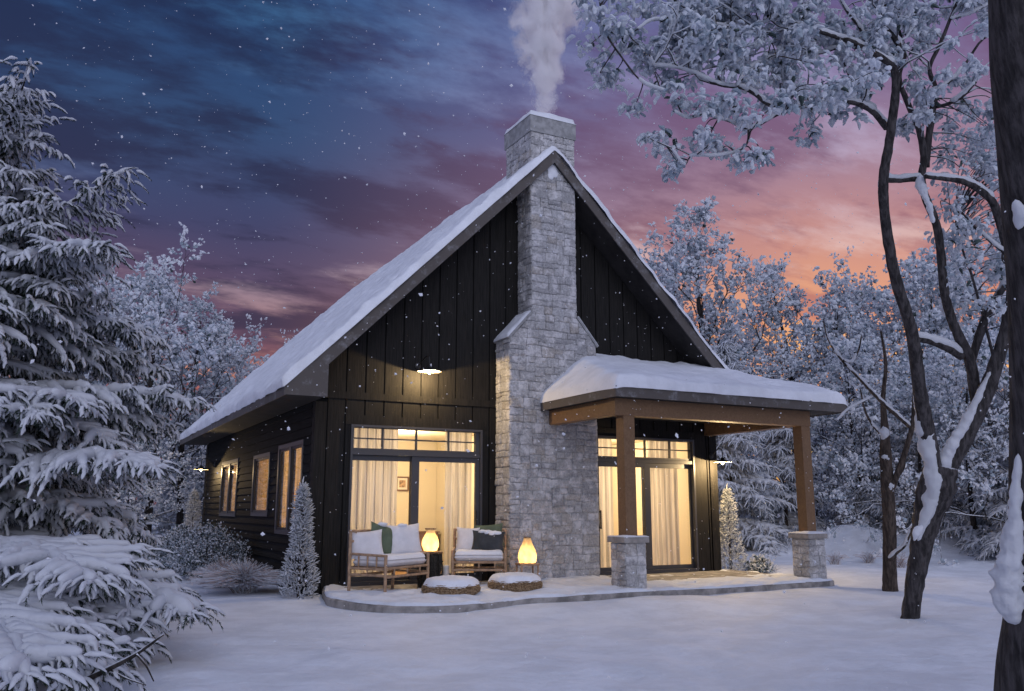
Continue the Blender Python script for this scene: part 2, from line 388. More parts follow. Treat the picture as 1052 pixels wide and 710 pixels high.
        me.polygons.foreach_set('material_index', mi.astype(np.int32))
        me.polygons.foreach_set('use_smooth', np.full(len(ls), bool(smooth)))
        r = np.concatenate(s.r)
        if r.any():
            a = me.attributes.new('rnd', 'FLOAT', 'POINT'); a.data.foreach_set('value', r.astype(np.float32))
        me.update(calc_edges=True); me.validate()
        o = bpy.data.objects.new(name, me); COL.objects.link(o)
        if parent is not None: o.parent = parent
        if origin is not None: o.location = origin
        for a, b in props.items(): o[a] = b
        return o

def tag(o, label, category, group=None):
    o['label'] = label; o['category'] = category
    if group: o['group'] = group
    return o
def thing(name, loc, label, category, group=None, rz=0.):
    o = bpy.data.objects.new(name, None); COL.objects.link(o); o.location = loc; o.rotation_euler = (0, 0, rz)
    o.empty_display_size = .2
    return tag(o, label, category, group)
def copy_thing(o, loc, rz=0., scale=1., label=None):
    c = o.copy(); COL.objects.link(c); c.location = loc; c.rotation_euler = (0, 0, rz); c.scale = (scale,)*3
    if label: c['label'] = label
    for ch in list(o.children):
        d = ch.copy(); COL.objects.link(d); d.parent = c
        for g in list(ch.children):
            e = g.copy(); COL.objects.link(e); e.parent = d
    return c
def structure(o): o['kind'] = 'structure'; return o

def smooth_path(P, n=4):
    """Catmull-Rom through rows of P (any number of columns)"""
    P = np.asarray(P, float); Q = np.vstack([2*P[0]-P[1], P, 2*P[-1]-P[-2]]); o = []
    for i in range(1, len(Q)-2):
        a, b, c, d = Q[i-1], Q[i], Q[i+1], Q[i+2]
        for t_ in np.arange(n)/n:
            o.append(.5*(2*b+(c-a)*t_+(2*a-5*b+4*c-d)*t_**2+(3*b-a-3*c+d)*t_**3))
    o.append(P[-1]); return np.array(o)

# ------------------------------------------------------------------ stone walls
def clip_poly(poly, a, b, c):
    """keep a*x+b*y <= c"""
    o = []
    for i in range(len(poly)):
        p, q = poly[i], poly[(i+1) % len(poly)]
        dp, dq = a*p[0]+b*p[1]-c, a*q[0]+b*q[1]-c
        if dp <= 0: o.append(p)
        if dp*dq < 0:
            t_ = dp/(dp-dq); o.append((p[0]+(q[0]-p[0])*t_, p[1]+(q[1]-p[1])*t_))
    return o
def split_rect(x0, y0, x1, y1, rng, big=(.40, .23), small=(.13, .08)):
    w, h = x1-x0, y1-y0
    if w < big[0] and h < big[1] and rng.random() < .62: return [(x0, y0, x1, y1)]
    if w/big[0] > h/big[1]*rng.uniform(.75, 1.35):
        if w < 2.1*small[0]: return [(x0, y0, x1, y1)]
        m_ = x0+w*rng.uniform(.36, .64)
        return split_rect(x0, y0, m_, y1, rng, big, small)+split_rect(m_, y0, x1, y1, rng, big, small)
    if h < 2.1*small[1]:
        return [(x0, y0, x1, y1)]
    m_ = y0+h*rng.uniform(.36, .64)
    return split_rect(x0, y0, x1, m_, rng, big, small)+split_rect(x0, m_, x1, y1, rng, big, small)
def stone_face(mb, O, U, V, N, poly, seed, mat=0, gap=.003, big=(.40, .23), small=(.13, .08), relief=(.006, .028)):
    """stones laid over the convex 2-D polygon poly of the plane O + x U + y V"""
    rng = np.random.default_rng(seed); O, U, V, N = map(lambda a: np.asarray(a, float), (O, U, V, N))
    xs = [p[0] for p in poly]; ys = [p[1] for p in poly]
    for r in split_rect(min(xs), min(ys), max(xs), max(ys), rng, big, small):
        p = [(r[0]+gap, r[1]+gap), (r[2]-gap, r[1]+gap), (r[2]-gap, r[3]-gap), (r[0]+gap, r[3]-gap)]
        for i in range(len(poly)):                       # clip against the outline (counter-clockwise)
            a, b = poly[i], poly[(i+1) % len(poly)]
            nx, ny = b[1]-a[1], -(b[0]-a[0]); l = math.hypot(nx, ny); nx, ny = nx/l, ny/l
            p = clip_poly(p, nx, ny, nx*a[0]+ny*a[1])
            if len(p) < 3: break
        if len(p) < 3: continue
        # finer outline, worn corners
        P = []
        for i in range(len(p)):
            a, b = np.array(p[i]), np.array(p[(i+1) % len(p)])
            for t_ in ((.08, .36, .64, .92) if np.linalg.norm(b-a) > .05 else (.2, .8)): P.append(a+(b-a)*t_)
        P = np.array(P); c = P.mean(0); k = len(P)
        if np.ptp(P[:, 0])*np.ptp(P[:, 1]) < 4e-4: continue
        P = P+rng.uniform(-.007, .007, P.shape)
        h = rng.uniform(*relief); tilt = rng.uniform(-.03, .03, 2)
        sz = max(.02, min(np.ptp(P[:, 0]), np.ptp(P[:, 1])))
        def ring(q, z):
            b_ = np.minimum(np.minimum(q[:, 0]-min(xs), max(xs)-q[:, 0]), np.minimum(q[:, 1]-min(ys), max(ys)-q[:, 1])).clip(0)/.12
            w3 = np.c_[q*3.6, 0*q[:, 0]]; q = q+np.stack([fbm(w3, seed, 3), fbm(w3+9, seed+3, 3)], 1)*(.026*np.clip(b_, 0, 1))[:, None]
            return O+np.outer(q[:, 0], U)+np.outer(q[:, 1], V)+np.outer(z, N)
        i1 = c+(P-c)*(1-min(.35, .016/sz*2)); i2 = c+(P-c)*.62
        z1 = h*rng.uniform(.75, 1.0, k)+(i1-c)@tilt; z2 = h*rng.uniform(.95, 1.25, k)+(i2-c)@tilt
        VV = np.vstack([ring(P, np.full(k, -.009)), ring(P, z1*.55), ring(i1, z1), ring(i2, z2), ring(c[None], np.array([h*1.1]))])
        F = []
        for q in range(3):
            F += [(q*k+i, q*k+(i+1) % k, (q+1)*k+(i+1) % k, (q+1)*k+i) for i in range(k)]
        F += [(3*k+i, 3*k+(i+1) % k, 4*k) for i in range(k)]
        mb.add(VV, F, mat, rng.random())

# ------------------------------------------------------------------ ground
def axis_pts(lo, hi, fine, a, b, grow=1.16):
    x = list(np.arange(a, b+1e-6, fine)); s_ = fine
    while x[-1] < hi: s_ *= grow; x.append(x[-1]+s_)
    s_ = fine
    while x[0] > lo: s_ *= grow; x.insert(0, x[0]-s_)
    return np.array(x)
GX = axis_pts(-500, 500, .14, -9, 15); GY = axis_pts(-60, 900, .14, -13, 5)
def ground_z(x, y):
    x = np.asarray(x, float); y = np.asarray(y, float); p = np.stack([x, y, 0*x], -1).reshape(-1, 3)
    z = -.135+.10*fbm(p*.28, 3, 3).reshape(x.shape)+.050*fbm(p*1.0, 9, 3).reshape(x.shape)+.022*fbm(p*3.3, 5, 3).reshape(x.shape)+.010*fbm(p*8.5, 15, 2).reshape(x.shape)
    edge_ = .05*fbm(p*.9, 61, 4).reshape(x.shape)
    dx = np.maximum(np.maximum(-1.0-x, x-9.3), 0); dy = np.maximum(np.maximum(-3.5-y, y-12), 0)
    k = np.clip(np.hypot(dx, dy)/1.6, 0, 1); z = -.12*(1-k)+z*k
    z = z+(.052+edge_)*np.exp(-(((x-4)/5.5)**4+((y+3.5)/.8)**2))
    b = lambda cx, cy, h, sx, sy: h*np.exp(-(((x-cx)/sx)**2+((y-cy)/sy)**2))
    z = z+b(17.4, 4.6, .72, 1.3, 1.1)+b(20.5, 3.4, .55, 3.5, 1.6)+b(24, 1.5, .8, 4, 2)+b(15.3, 5.2, .35, 1.5, 1)
    far = np.clip((np.hypot(x-4, y)-24)/40, 0, 1); z = z+far*(1.2+1.6*fbm(p*.03, 7, 2).reshape(x.shape))
    return z
gx, gy = np.meshgrid(GX, GY)
mb = MB(); mb.grid(np.stack([gx, gy, ground_z(gx, gy)], -1))
structure(mb.build('snowy_ground', 'ground_snow', smooth=True))
def gz(x, y): return float(ground_z(np.array([x]), np.array([y]))[0])

# terrace: flagstones with a broken edge, snow lying over most of it
EDGE = np.array([(.30, .25), (.05, -.6), (-.14, -1.7), (.02, -2.45), (.30, -3.05), (.70, -3.33), (1.10, -3.38), (1.70, -3.26), (2.25, -3.10), (2.9, -3.10),
                 (3.5, -3.0), (4.1, -2.93), (4.7, -2.97), (5.3, -2.98), (6.0, -3.04), (6.7, -2.98), (7.4, -2.90), (8.0, -2.88), (8.55, -2.80), (8.80, -2.4), (8.72, -1.4), (8.8, -.4), (8.75, .4)])
e = smooth_path(EDGE, 8); rng = np.random.default_rng(4)
e = e+.035*np.stack([fbm(np.c_[e*3.3, 0*e[:, 0]], 1), fbm(np.c_[e*3.3, 0*e[:, 0]], 2)], 1)
mb = MB(); k = len(e)
outer = np.c_[e, np.full(k, -.16)]; mid = np.c_[e, np.full(k, -.025)]
c0 = np.array([4.2, -1.2]); inn = np.c_[e+(c0-e)*.008, np.full(k, -.006)]
mb.add(np.vstack([outer, mid, inn, [[4.3, 0.4, -.006]]]), [(q*k+i, q*k+i+1, (q+1)*k+i+1, (q+1)*k+i) for q in (0, 1) for i in range(k-1)]+[(2*k+i, 2*k+i+1, 3*k) for i in range(k-1)])
structure(mb.build('terrace', 'patio'))
def inside(poly, x, y):
    r = np.zeros(x.shape, bool); j = len(poly)-1
    for i in range(len(poly)):
        xi, yi = poly[i]; xj, yj = poly[j]
        r ^= ((yi > y) != (yj > y)) & (x < (xj-xi)*(y-yi)/(yj-yi+1e-12)+xi); j = i
    return r
def edge_dist(poly, x, y):
    d = np.full(x.shape, 9.)
    for i in range(len(poly)-1):
        a, b = poly[i], poly[i+1]; ab = b-a; t_ = np.clip(((x-a[0])*ab[0]+(y-a[1])*ab[1])/(ab@ab+1e-9), 0, 1)
        d = np.minimum(d, np.hypot(x-a[0]-t_*ab[0], y-a[1]-t_*ab[1]))
    return d
fr_ = np.linspace(0, 1, len(e))[:, None]; tt_ = np.r_[np.linspace(0, .14, 18)**1.0, np.linspace(.15, 1, 60)][None]
ins_ = .022+.13*np.clip(fbm(np.c_[e*1.9, 0*e[:, 0]], 41, 5), -.14, 1)[:, None]
gx_ = .22+fr_*8.5; L_ = np.hypot(e[:, :1]-gx_, e[:, 1:]-.05)
t2 = np.clip(ins_/np.maximum(L_, .2), 0, .5)*(1-tt_)+tt_
px = e[:, :1]+(gx_-e[:, :1])*t2; py = e[:, 1:]+(.05-e[:, 1:])*t2
pp = np.stack([px, py, 0*px], -1).reshape(-1, 3)
h = .036+.034*fbm(pp*1.3, 21, 4).reshape(px.shape)+.042*fbm(pp*5.2, 8, 4).reshape(px.shape)
h += .035*fbm(pp*4.2, 31, 3).reshape(px.shape)*np.clip((px-4.6)/.8, 0, 1)
h -= .062*np.clip((px-4.9)/.6, 0, 1)*np.clip((py+2.35)/1.0, 0, 1)*np.clip((9.4-px)/.8, 0, 1)      # sheltered under the porch
h -= .07*np.exp(-((px-2.0)/1.7)**2)*np.clip((py+1.6)/.9, 0, 1)
dd_ = tt_*L_; h = np.minimum(h, -.009+.075*np.sqrt(np.clip(dd_/.16, 0, 1)))
mb = MB(); mb.grid(np.stack([px, py, h], -1), flip=True); structure(mb.build('terrace_snow', 'ground_snow', smooth=True))

# ------------------------------------------------------------------ house
W = 8.455; HB = 11.14; XR = W/2; OV = .66; SL = (7.98-3.118)/(XR+OV)
house = thing('house', (0, 0, 0), 'black board-clad cottage with a steep snowy gable and a stone chimney on its front', 'house')
D0, D1 = .598, 3.031; DH = 2.62
def roof_top(x): return 3.118+(min(x, W-x)+OV)*SL
def wall_top(x): return roof_top(x)-.225

def clad(mb, x0, x1, pitch, gap, y0, y1, topf, zb, holes, phase=0.):
    xs = [x0]; x = x0+phase
    while x < x1: xs.append(x); x += pitch
    xs.append(x1)
    for a, b in zip(xs, xs[1:]):
        a += gap/2; b -= gap/2
        if b-a < .01: continue
        cuts = sorted({a, b} | {c for h in holes for c in h[:2] if a < c < b} | ({XR} if a < XR < b else set()))
        for p, q in zip(cuts, cuts[1:]):
            m_ = (p+q)/2; z = [(zb, None)]; segs = []; cur = zb
            for h in sorted([h for h in holes if h[0] < m_ < h[1]], key=lambda h: h[2]):
                if h[2] > cur: segs.append((cur, h[2]))
                cur = max(cur, h[3])
            segs.append((cur, None))
            for s0, s1 in segs:
                t0, t1 = (topf(p), topf(q)) if s1 is None else (s1, s1)
                if min(t0, t1) <= s0+.004: continue
                mb.prism([(p, s0), (q, s0), (q, t1), (p, t0)], 1, y0, y1)
HOLES = [(D0, D1, .03, DH), (W-D1, W-D0, .03, DH)]
mb = MB()
clad(mb, .19, W-.19, .335, .026, 0.0, .022, lambda x: 3.06, -.1, HOLES, .31)
clad(mb, 0.02, W-.02, .335, .026, 0.0, .022, wall_top, 3.13, [], .145)
mb.box(.01, 3.32, -.022, .02, 3.045, 3.165); mb.box(5.14, W-.01, -.022, .02, 3.045, 3.165)
for s_ in (0, 1):
    a, b = (D0-.09, D1+.09) if not s_ else (W-D1-.09, W-D0+.09)
    mb.box(a, b, -.010, .021, DH+.002, DH+.16)
fw = mb.build('front_wall', 'siding', house)
mb = MB(); clad(mb, .004, W-.004, 30, 0, .023, .16, wall_top, -.3, HOLES); mb.build('wall_backing', 'backing', fw)
# corner boards
for x0 in (-.012, W-.178):
    mb = MB(); mb.box(x0, x0+.19, -.014, .0215, -.12, 2.975)
    sx = -.013 if x0 < 1 else W-.007
    mb.box(sx, sx+.02, .0225, .16, -.12, 2.975); mb.build('corner_board', 'siding', house)

# side walls: horizontal lap boards
WIN = [(.62, 2.44, .78, 2.39), (3.15, 4.70, 1.08, 2.32), (6.45, 8.55, 1.05, 2.36)]
def side_wall(sgn, xw, holes):
    mb = MB(); rows = np.arange(-.12, 2.98, .150)
    for z0 in rows:
        z1 = min(z0+.150, 2.978); zc = sorted({z0, z1} | {c for h in holes for c in h[2:] if z0 < c < z1})
        for a, b in zip(zc, zc[1:]):
            m_ = (a+b)/2; cur = .16; segs = []
            for h in sorted(holes):
                if h[2] < m_ < h[3]: segs.append((cur, h[0])); cur = h[1]
            segs.append((cur, HB))
            o0 = .022*(1-(a-z0)/.15)+.003; o1 = .022*(1-(b-z0)/.15)+.003
            for p, q in segs:
                mb.prism([(xw+sgn*o0, a), (xw+sgn*o1, b), (xw-sgn*.02, b), (xw-sgn*.02, a)], 1, p, q)
    return mb.build('side_wall', 'lap', house)
lw = side_wall(-1, 0., WIN); rw = side_wall(1, W, [])
mb = MB()
zc = sorted({-.3, 2.97} | {c for h in WIN for c in h[2:]})
for a, b in zip(zc, zc[1:]):
    cur = .17
    for h in WIN:
        if h[2] < (a+b)/2 < h[3]: mb.box(.021, .15, cur, h[0], a, b); cur = h[1]
    mb.box(.021, .15, cur, HB, a, b)
mb.build('wall_backing', 'backing', lw)
mb = MB(); mb.box(-.02, W+.02, HB+.001, HB+.15, -.3, 2.97); mb.prism([(0, 2.975), (W, 2.975), (XR, 7.6)], 1, HB+.001, HB+.15); mb.build('rear_wall', 'siding', house)
mb = MB(); mb.box(-.03, .06, HB-.19, HB-.001, -.12, 2.975); mb.build('corner_board', 'siding', house)

# roof
y0, y1 = -OV, HB+.5
roof = bpy.data.objects.new('roof', None); COL.objects.link(roof); roof.parent = house
mb = MB()
def mir(poly): return [(W-x, z) for x, z in poly][::-1]
slab = [(-OV, 3.118), (XR-.001, 7.979), (XR-.001, 7.769), (-.587, 2.98), (-OV, 2.98)]
for p in (slab, mir(slab)): mb.prism(p, 1, y0+.03, y1, 0)
box_ = [(-.585, 2.979), (-.03, 2.979), (-.03, 3.532)]
for p in (box_, mir(box_)): mb.prism(p, 1, y0+.031, y1-.01, 0)
mb.build('roof_deck', 'soffit', roof)
mb = MB()
rk = [(-OV, 3.12), (XR, 7.982), (XR, 7.735), (-.0, 3.50), (0, 2.975), (-OV, 2.975)]
rk2 = [(-OV, 3.12), (XR-.0005, 7.982), (XR-.0005, 7.735), (.0, 3.50), (.0, 2.975), (-OV, 2.975)]
for p in (rk2, mir(rk2)): mb.prism(p, 1, y0, y0+.028)
mb.build('rake_board', 'fascia', roof)
for xa in (-OV-.022, W+OV+.001):
    mb = MB(); mb.box(xa, xa+.021, y0+.002, y1, 2.965, 3.112); mb.build('eave_board', 'fascia', roof)

def snow_sheet(name, P, N, T, edge, parent, seed, amp=.05, lump=.02, drop=.03, flip=False):
    """snow of thickness T over the grid of points P (n,m,3): N its outward direction, edge = rounding distance grid 0..1"""
    n, m_ = P.shape[:2]; q = P.reshape(-1, 3)
    th = T*(np.sqrt(np.clip(1-(1-np.clip(edge, 0, 1))**2, 0, 1)))+(amp*fbm(q*.9, seed, 3)+lump*fbm(q*4.5, seed+5, 3)).reshape(n, m_)*np.clip(edge*1.4, .12, 1)
    top = P+N*np.maximum(th, .006)[..., None]
    # skirt back to the roof round the border
    mb = MB(); mb.grid(top, flip=flip)
    idx = [(0, j) for j in range(m_)]+[(i, m_-1) for i in range(1, n)]+[(n-1, j) for j in range(m_-2, -1, -1)]+[(i, 0) for i in range(n-2, 0, -1)]
    ring = np.array([i*m_+j for i, j in idx]); A = top.reshape(-1, 3)[ring]; B = q[ring]-N.reshape(-1, 3)[ring]*.004; k = len(ring)
    F = np.array([(i, (i+1) % k, k+(i+1) % k, k+i) for i in range(k)]); mb.add(np.vstack([A, B]), F if flip else F[:, ::-1])
    return mb.build(name, 'snow', parent, smooth=True)
# main roof snow: one sheet from eave over the ridge to the other eave
ns, ny = 240, 190
eaveL = -OV-.035; slen = (XR+OV+.035)*math.sqrt(1+SL*SL)
s_ = np.linspace(-slen, slen, ns)
yy = np.r_[np.linspace(-OV-.045, 1.5, 80), np.linspace(1.6, y1+.04, ny-80)]
Pg = np.zeros((ns, ny, 3)); Ng = np.zeros((ns, ny, 3)); c45 = 1/math.sqrt(1+SL*SL)
for i, a in enumerate(s_):
    xx = XR+a*c45; zz = 7.99-abs(a)*c45*SL; bl = np.clip(a/.25, -1, 1)
    n_ = nrm((bl*SL, 0, 1)); Pg[i, :, 0] = xx; Pg[i, :, 1] = yy; Pg[i, :, 2] = zz; Ng[i] = n_
es = (slen-np.abs(s_))[:, None]/.16; ey = np.minimum(yy-yy[0], yy[-1]-yy)[None]/.11
# the drift hangs ragged over the eaves and the rake
rag = fbm(np.c_[yy*2.3, 0*yy, 0*yy], 3, 3)*.04
for i in (0, 1): Pg[i, :, 0] += rag*(1-i*.5)
for i in (ns-1, ns-2): Pg[i, :, 0] -= rag
rag2 = fbm(np.c_[s_*2.6, 0*s_, 0*s_], 13, 5)*.075
for j in (0, 1, 2): Pg[:, j, 1] += rag2*(1-j*.3)+.0
snow_sheet('roof_snow', Pg, Ng, .125, np.minimum(es, ey), roof, 11, .065, .045, flip=False)

# chimney
ch = bpy.data.objects.new('chimney', None); COL.objects.link(ch); ch.parent = house
CX0, CX1, SX0, SX1, CD = 3.313, 5.148, 3.77, 4.728, .552
Z0, Z1, ZT = 4.253, 4.757, 8.32
out_ = [(CX0, -.1), (CX1, -.1), (CX1, Z0), (SX1, Z1), (SX1, ZT), (SX0, ZT), (SX0, Z1), (CX0, Z0)]
mb = MB(); e_ = .012
mb.prism([(CX0+e_, -.1), (CX1-e_, -.1), (CX1-e_, Z0-e_), (SX1-e_, Z1-e_), (SX1-e_, 7.6), (SX0+e_, 7.6), (SX0+e_, Z1-e_), (CX0+e_, Z0-e_)], 1, -CD+e_, -.0225, 1)
mb.box(SX0+e_, SX1-e_, -CD+e_, .468, 7.601, ZT-.002, 1)
f3 = (0, -CD, 0)
lo = [(CX0, -.1), (CX1, -.1), (CX1, Z0), (SX1, Z1), (SX0, Z1), (CX0, Z0)]
stone_face(mb, f3, (1,0,0), (0,0,1), (0,-1,0), lo, 5)
stone_face(mb, f3, (1,0,0), (0,0,1), (0,-1,0), [(SX0, Z1), (SX1, Z1), (SX1, ZT), (SX0, ZT)], 6)
stone_face(mb, (CX0, 0, 0), (0,-1,0), (0,0,1), (-1,0,0), [(.0225, -.1), (CD, -.1), (CD, Z0), (.0225, Z0)], 7)
stone_face(mb, (CX1, 0, 0), (0,1,0), (0,0,1), (1,0,0), [(-CD, -.1), (-.0225, -.1), (-.0225, Z0), (-CD, Z0)], 8)
stone_face(mb, (SX0, 0, 0), (0,-1,0), (0,0,1), (-1,0,0), [(.0225, Z1), (CD, Z1), (CD, 7.6), (.0225, 7.6)], 9)
stone_face(mb, (SX0, 0, 0), (0,-1,0), (0,0,1), (-1,0,0), [(-.46, 7.0), (CD, 7.0), (CD, ZT), (-.46, ZT)], 10, big=(.34, .22))
stone_face(mb, (SX1, 0, 0), (0,1,0), (0,0,1), (1,0,0), [(-CD, Z1), (-.0225, Z1), (-.0225, 7.6), (-CD, 7.6)], 12)
stone_face(mb, (SX1, 0, 0), (0,1,0), (0,0,1), (1,0,0), [(-CD, 7.6), (.46, 7.6), (.46, ZT), (-CD, ZT)], 14)
mb.build('chimney_stone', ['stone', 'mortar'], ch)
# sloping shoulders with their coping and a skin of snow
for s__, (xa, za, xb, zb) in enumerate([(CX0, Z0, SX0, Z1), (CX1, Z0, SX1, Z1)]):
    sg = -1 if s__ == 0 else 1; d_ = nrm((xb-xa, 0, zb-za)); n_ = np.array([-d_[2], 0, d_[0]])*(1 if s__ == 0 else -1)
    L_ = math.hypot(xb-xa, zb-za); c_ = np.array([(xa+xb)/2, -CD/2-.01, (za+zb)/2])
    mb = MB(); mb.obox(c_+n_*.022-d_*.012, d_*(L_/2+.02), (0, CD/2+.02, 0), n_*.022); cp = mb.build('shoulder_coping', 'cap', ch)
    uu, vv = np.meshgrid(np.linspace(-L_/2-.03, L_/2, 24), np.linspace(-CD/2-.02, CD/2, 18), indexing='ij')
    Pq = c_+n_*.045+uu[..., None]*d_+vv[..., None]*np.array([0, 1., 0]); Nq = np.broadcast_to(nrm(n_+np.array([0, 0, .5])), Pq.shape)
    ed_ = np.minimum(L_/2-np.abs(uu)+.03, CD/2-np.abs(vv)+.02)/.06
    snow_sheet('coping_snow', Pq, Nq, .035, ed_, cp, 20+s__, .03, .02, flip=(s__ == 1))
mb = MB(); mb.box(SX0-.03, SX1+.03, -CD-.03, .50, ZT, 8.645); cc = mb.build('chimney_cap', 'cap', ch)
uu, vv = np.meshgrid(np.linspace(SX0-.04, SX1+.04, 26), np.linspace(-CD-.04, .51, 26), indexing='ij')
Pq = np.stack([uu, vv, np.full_like(uu, 8.647)], -1); ed_ = np.minimum(np.minimum(uu-SX0+.04, SX1+.04-uu), np.minimum(vv+CD+.04, .51-vv))/.07
snow_sheet('cap_snow', Pq, np.broadcast_to(np.array([0, 0, 1.]), Pq.shape), .115, ed_, cc, 31, .05, .03, flip=False)
mb = MB(); mb.blob((4.23, -CD-.008, 7.60), (.12, .022, .19), 0, 4, 16, 12, .6); mb.build('caught_snow', 'snow', ch, smooth=True)

# patio doors with transom lights
def patio_door(x0, flip):
    d = bpy.data.objects.new('patio_door', None); COL.objects.link(d); d.parent = house
    X_ = lambda a: x0+(a if not flip else (D1-D0)-a)
    def bx(mb, a, b, y0, y1, z0, z1, m_=0):
        p, q = sorted((X_(a), X_(b))); mb.box(p, q, y0, y1, z0, z1, m_)
    wd = D1-D0; gl0, gl1 = .065, wd-.115; m0, m1 = 1.105, 1.245
    mb = MB()
    bx(mb, 0, .04, -.045, .13, .0, DH); bx(mb, wd-.04, wd, -.045, .13, .0, DH); bx(mb, .0405, wd-.0405, -.045, .13, DH-.038, DH)
    bx(mb, .0405, wd-.0405, -.03, .13, 2.12, 2.185); bx(mb, .0405, wd-.0405, -.05, .14, -.01, .06)
    f_ = mb.build('door_frame', 'frame', d)
    mb = MB()
    z0, z1 = 2.187, DH-.0385
    bx(mb, .041, gl0, .005, .08, z0, z1); bx(mb, gl1, wd-.041, .005, .08, z0, z1)
    bx(mb, gl0, gl1, .005, .08, z0, z0+.045); bx(mb, gl0, gl1, .005, .08, z1-.012, z1)
    for a in (.577, 1.192, 1.80): bx(mb, a-.014, a+.014, .018, .066, z0+.0455, z1-.0125)
    zc = (z0+z1)/2+.012
    for a, b in ((gl0, .5625), (.5915, 1.1775), (1.2065, 1.7855), (1.8145, gl1)): bx(mb, a, b, .024, .060, zc-.011, zc+.011)
    tr_ = mb.build('transom', 'frame', d)
    mb = MB(); bx(mb, gl0, gl1, .038, .044, z0+.03, z1-.01); mb.build('pane', 'glass', tr_)
    for k_, (a, b, y_) in enumerate(((.041, m1, .058), (m0, wd-.041, .0))):
        mb = MB(); la, lb = (gl0, m0) if k_ == 0 else (m1, gl1)
        bx(mb, a, la, y_, y_+.052, .062, 2.118); bx(mb, lb, b, y_, y_+.052, .062, 2.118)
        bx(mb, la+.0005, lb-.0005, y_+.001, y_+.051, .062, .135); bx(mb, la+.0005, lb-.0005, y_+.001, y_+.051, 2.03, 2.118)
        lf = mb.build('door_leaf', 'frame', d)
        mb = MB(); bx(mb, la-.01, lb+.01, y_+.022, y_+.028, .125, 2.04); mb.build('pane', 'glass', lf)
        if k_ == 1:
            mb = MB(); bx(mb, b-.085, b-.06, y_-.05, y_-.03, .85, 1.2); bx(mb, b-.08, b-.065, y_-.03, y_, .87, .89); bx(mb, b-.08, b-.065, y_-.03, y_, 1.16, 1.18)
            mb.build('handle', 'black_metal', lf)
    return d
patio_door(D0, False); patio_door(W-D1, True)

def window(y0, y1, z0, z1, lights):
    o = bpy.data.objects.new('window', None); COL.objects.link(o); o.parent = house
    mb = MB(); t_ = .075
    mb.box(-.032, .10, y0, y0+t_, z0, z1); mb.box(-.032, .10, y1-t_, y1, z0, z1)
    mb.box(-.031, .10, y0+t_+.0005, y1-t_-.0005, z0, z0+t_); mb.box(-.031, .10, y0+t_+.0005, y1-t_-.0005, z1-t_, z1)
    ys = np.linspace(y0+t_, y1-t_, lights+1)
    for a in ys[1:-1]: mb.box(-.028, .10, a-.06, a+.06, z0+t_+.0005, z1-t_-.0005)
    mb.build('window_frame', 'frame', o)
    for k_ in range(lights):
        a, b = ys[k_]+(.061 if k_ else .001), ys[k_+1]-(.061 if k_ < lights-1 else .001); s2 = .045
        mb = MB(); za, zb_ = z0+t_+.001, z1-t_-.001
        mb.box(-.012, .03, a, a+s2, za, zb_); mb.box(-.012, .03, b-s2, b, za, zb_); mb.box(-.011, .029, a+s2, b-s2, za, za+s2); mb.box(-.011, .029, a+s2, b-s2, zb_-s2, zb_)
        sh = mb.build('sash', 'black_metal', o)
        mb = MB(); mb.box(.004, .010, a+.03, b-.03, za+.03, zb_-.03); mb.build('pane', 'glass', sh)
for (a, b, c, d_), n_ in zip(WIN, (2, 1, 2)): window(a, b, c, d_, n_)

# rooms behind the glass
mb = MB()
mb.box(.17, W-.17, 4.6, 4.7, -.02, 2.75); mb.box(W-.16, W-.05, .17, HB-.02, -.02, 2.75); mb.box(.17, W-.17, HB-.12, HB-.01, -.02, 2.75)
mb.box(4.10, 4.20, .17, 4.59, -.02, 2.75); mb.build('room_wall', 'room_wall', house)
mb = MB(); mb.box(.16, W-.04, .165, HB-.005, 2.76, 2.86); mb.build('ceiling', 'room_wall', house)
mb = MB(); mb.box(.16, W-.04, .165, HB-.005, -.12, -.03); mb.build('room_floor', 'room_floor', house)

# porch roof on two posts
pr = bpy.data.objects.new('porch_roof', None); COL.objects.link(pr); pr.parent = house
PX0, PX1, PY, PZ0, PZ1 = 3.954, 9.044, -2.924, 2.975, 3.13
TL, TR, TZ = 5.03, 8.60, 4.03
A = [(PX0, PY, PZ1), (PX1, PY, PZ1), (TR, -.03, TZ), (TL, -.03, TZ), (PX0, -.03, PZ1), (PX1, -.03, PZ1)]
B = [(x, y, PZ0) for x, y in ((PX0+.02, PY+.02), (PX1-.02, PY+.02), (PX1-.02, -.03), (PX0+.02, -.03))]
mb = MB()
mb.add(A+B, [(0, 1, 2, 3), (0, 3, 4), (1, 5, 2), (4, 3, 2, 5), (6, 9, 8, 7), (0, 6, 7, 1), (0, 4, 9, 6), (1, 7, 8, 5), (4, 5, 8, 9)])
mb.build('porch_deck', 'soffit', pr)
mb = MB()
mb.box(PX0-.02, PX1+.02, PY-.022, PY-.002, PZ0-.012, PZ1+.003); mb.box(PX0-.022, PX0-.001, PY-.0015, -CD-.02, PZ0-.012, PZ1+.003); mb.box(PX1+.001, PX1+.022, PY-.0015, -.03, PZ0-.012, PZ1+.003)
mb.build('porch_fascia', 'fascia', pr)
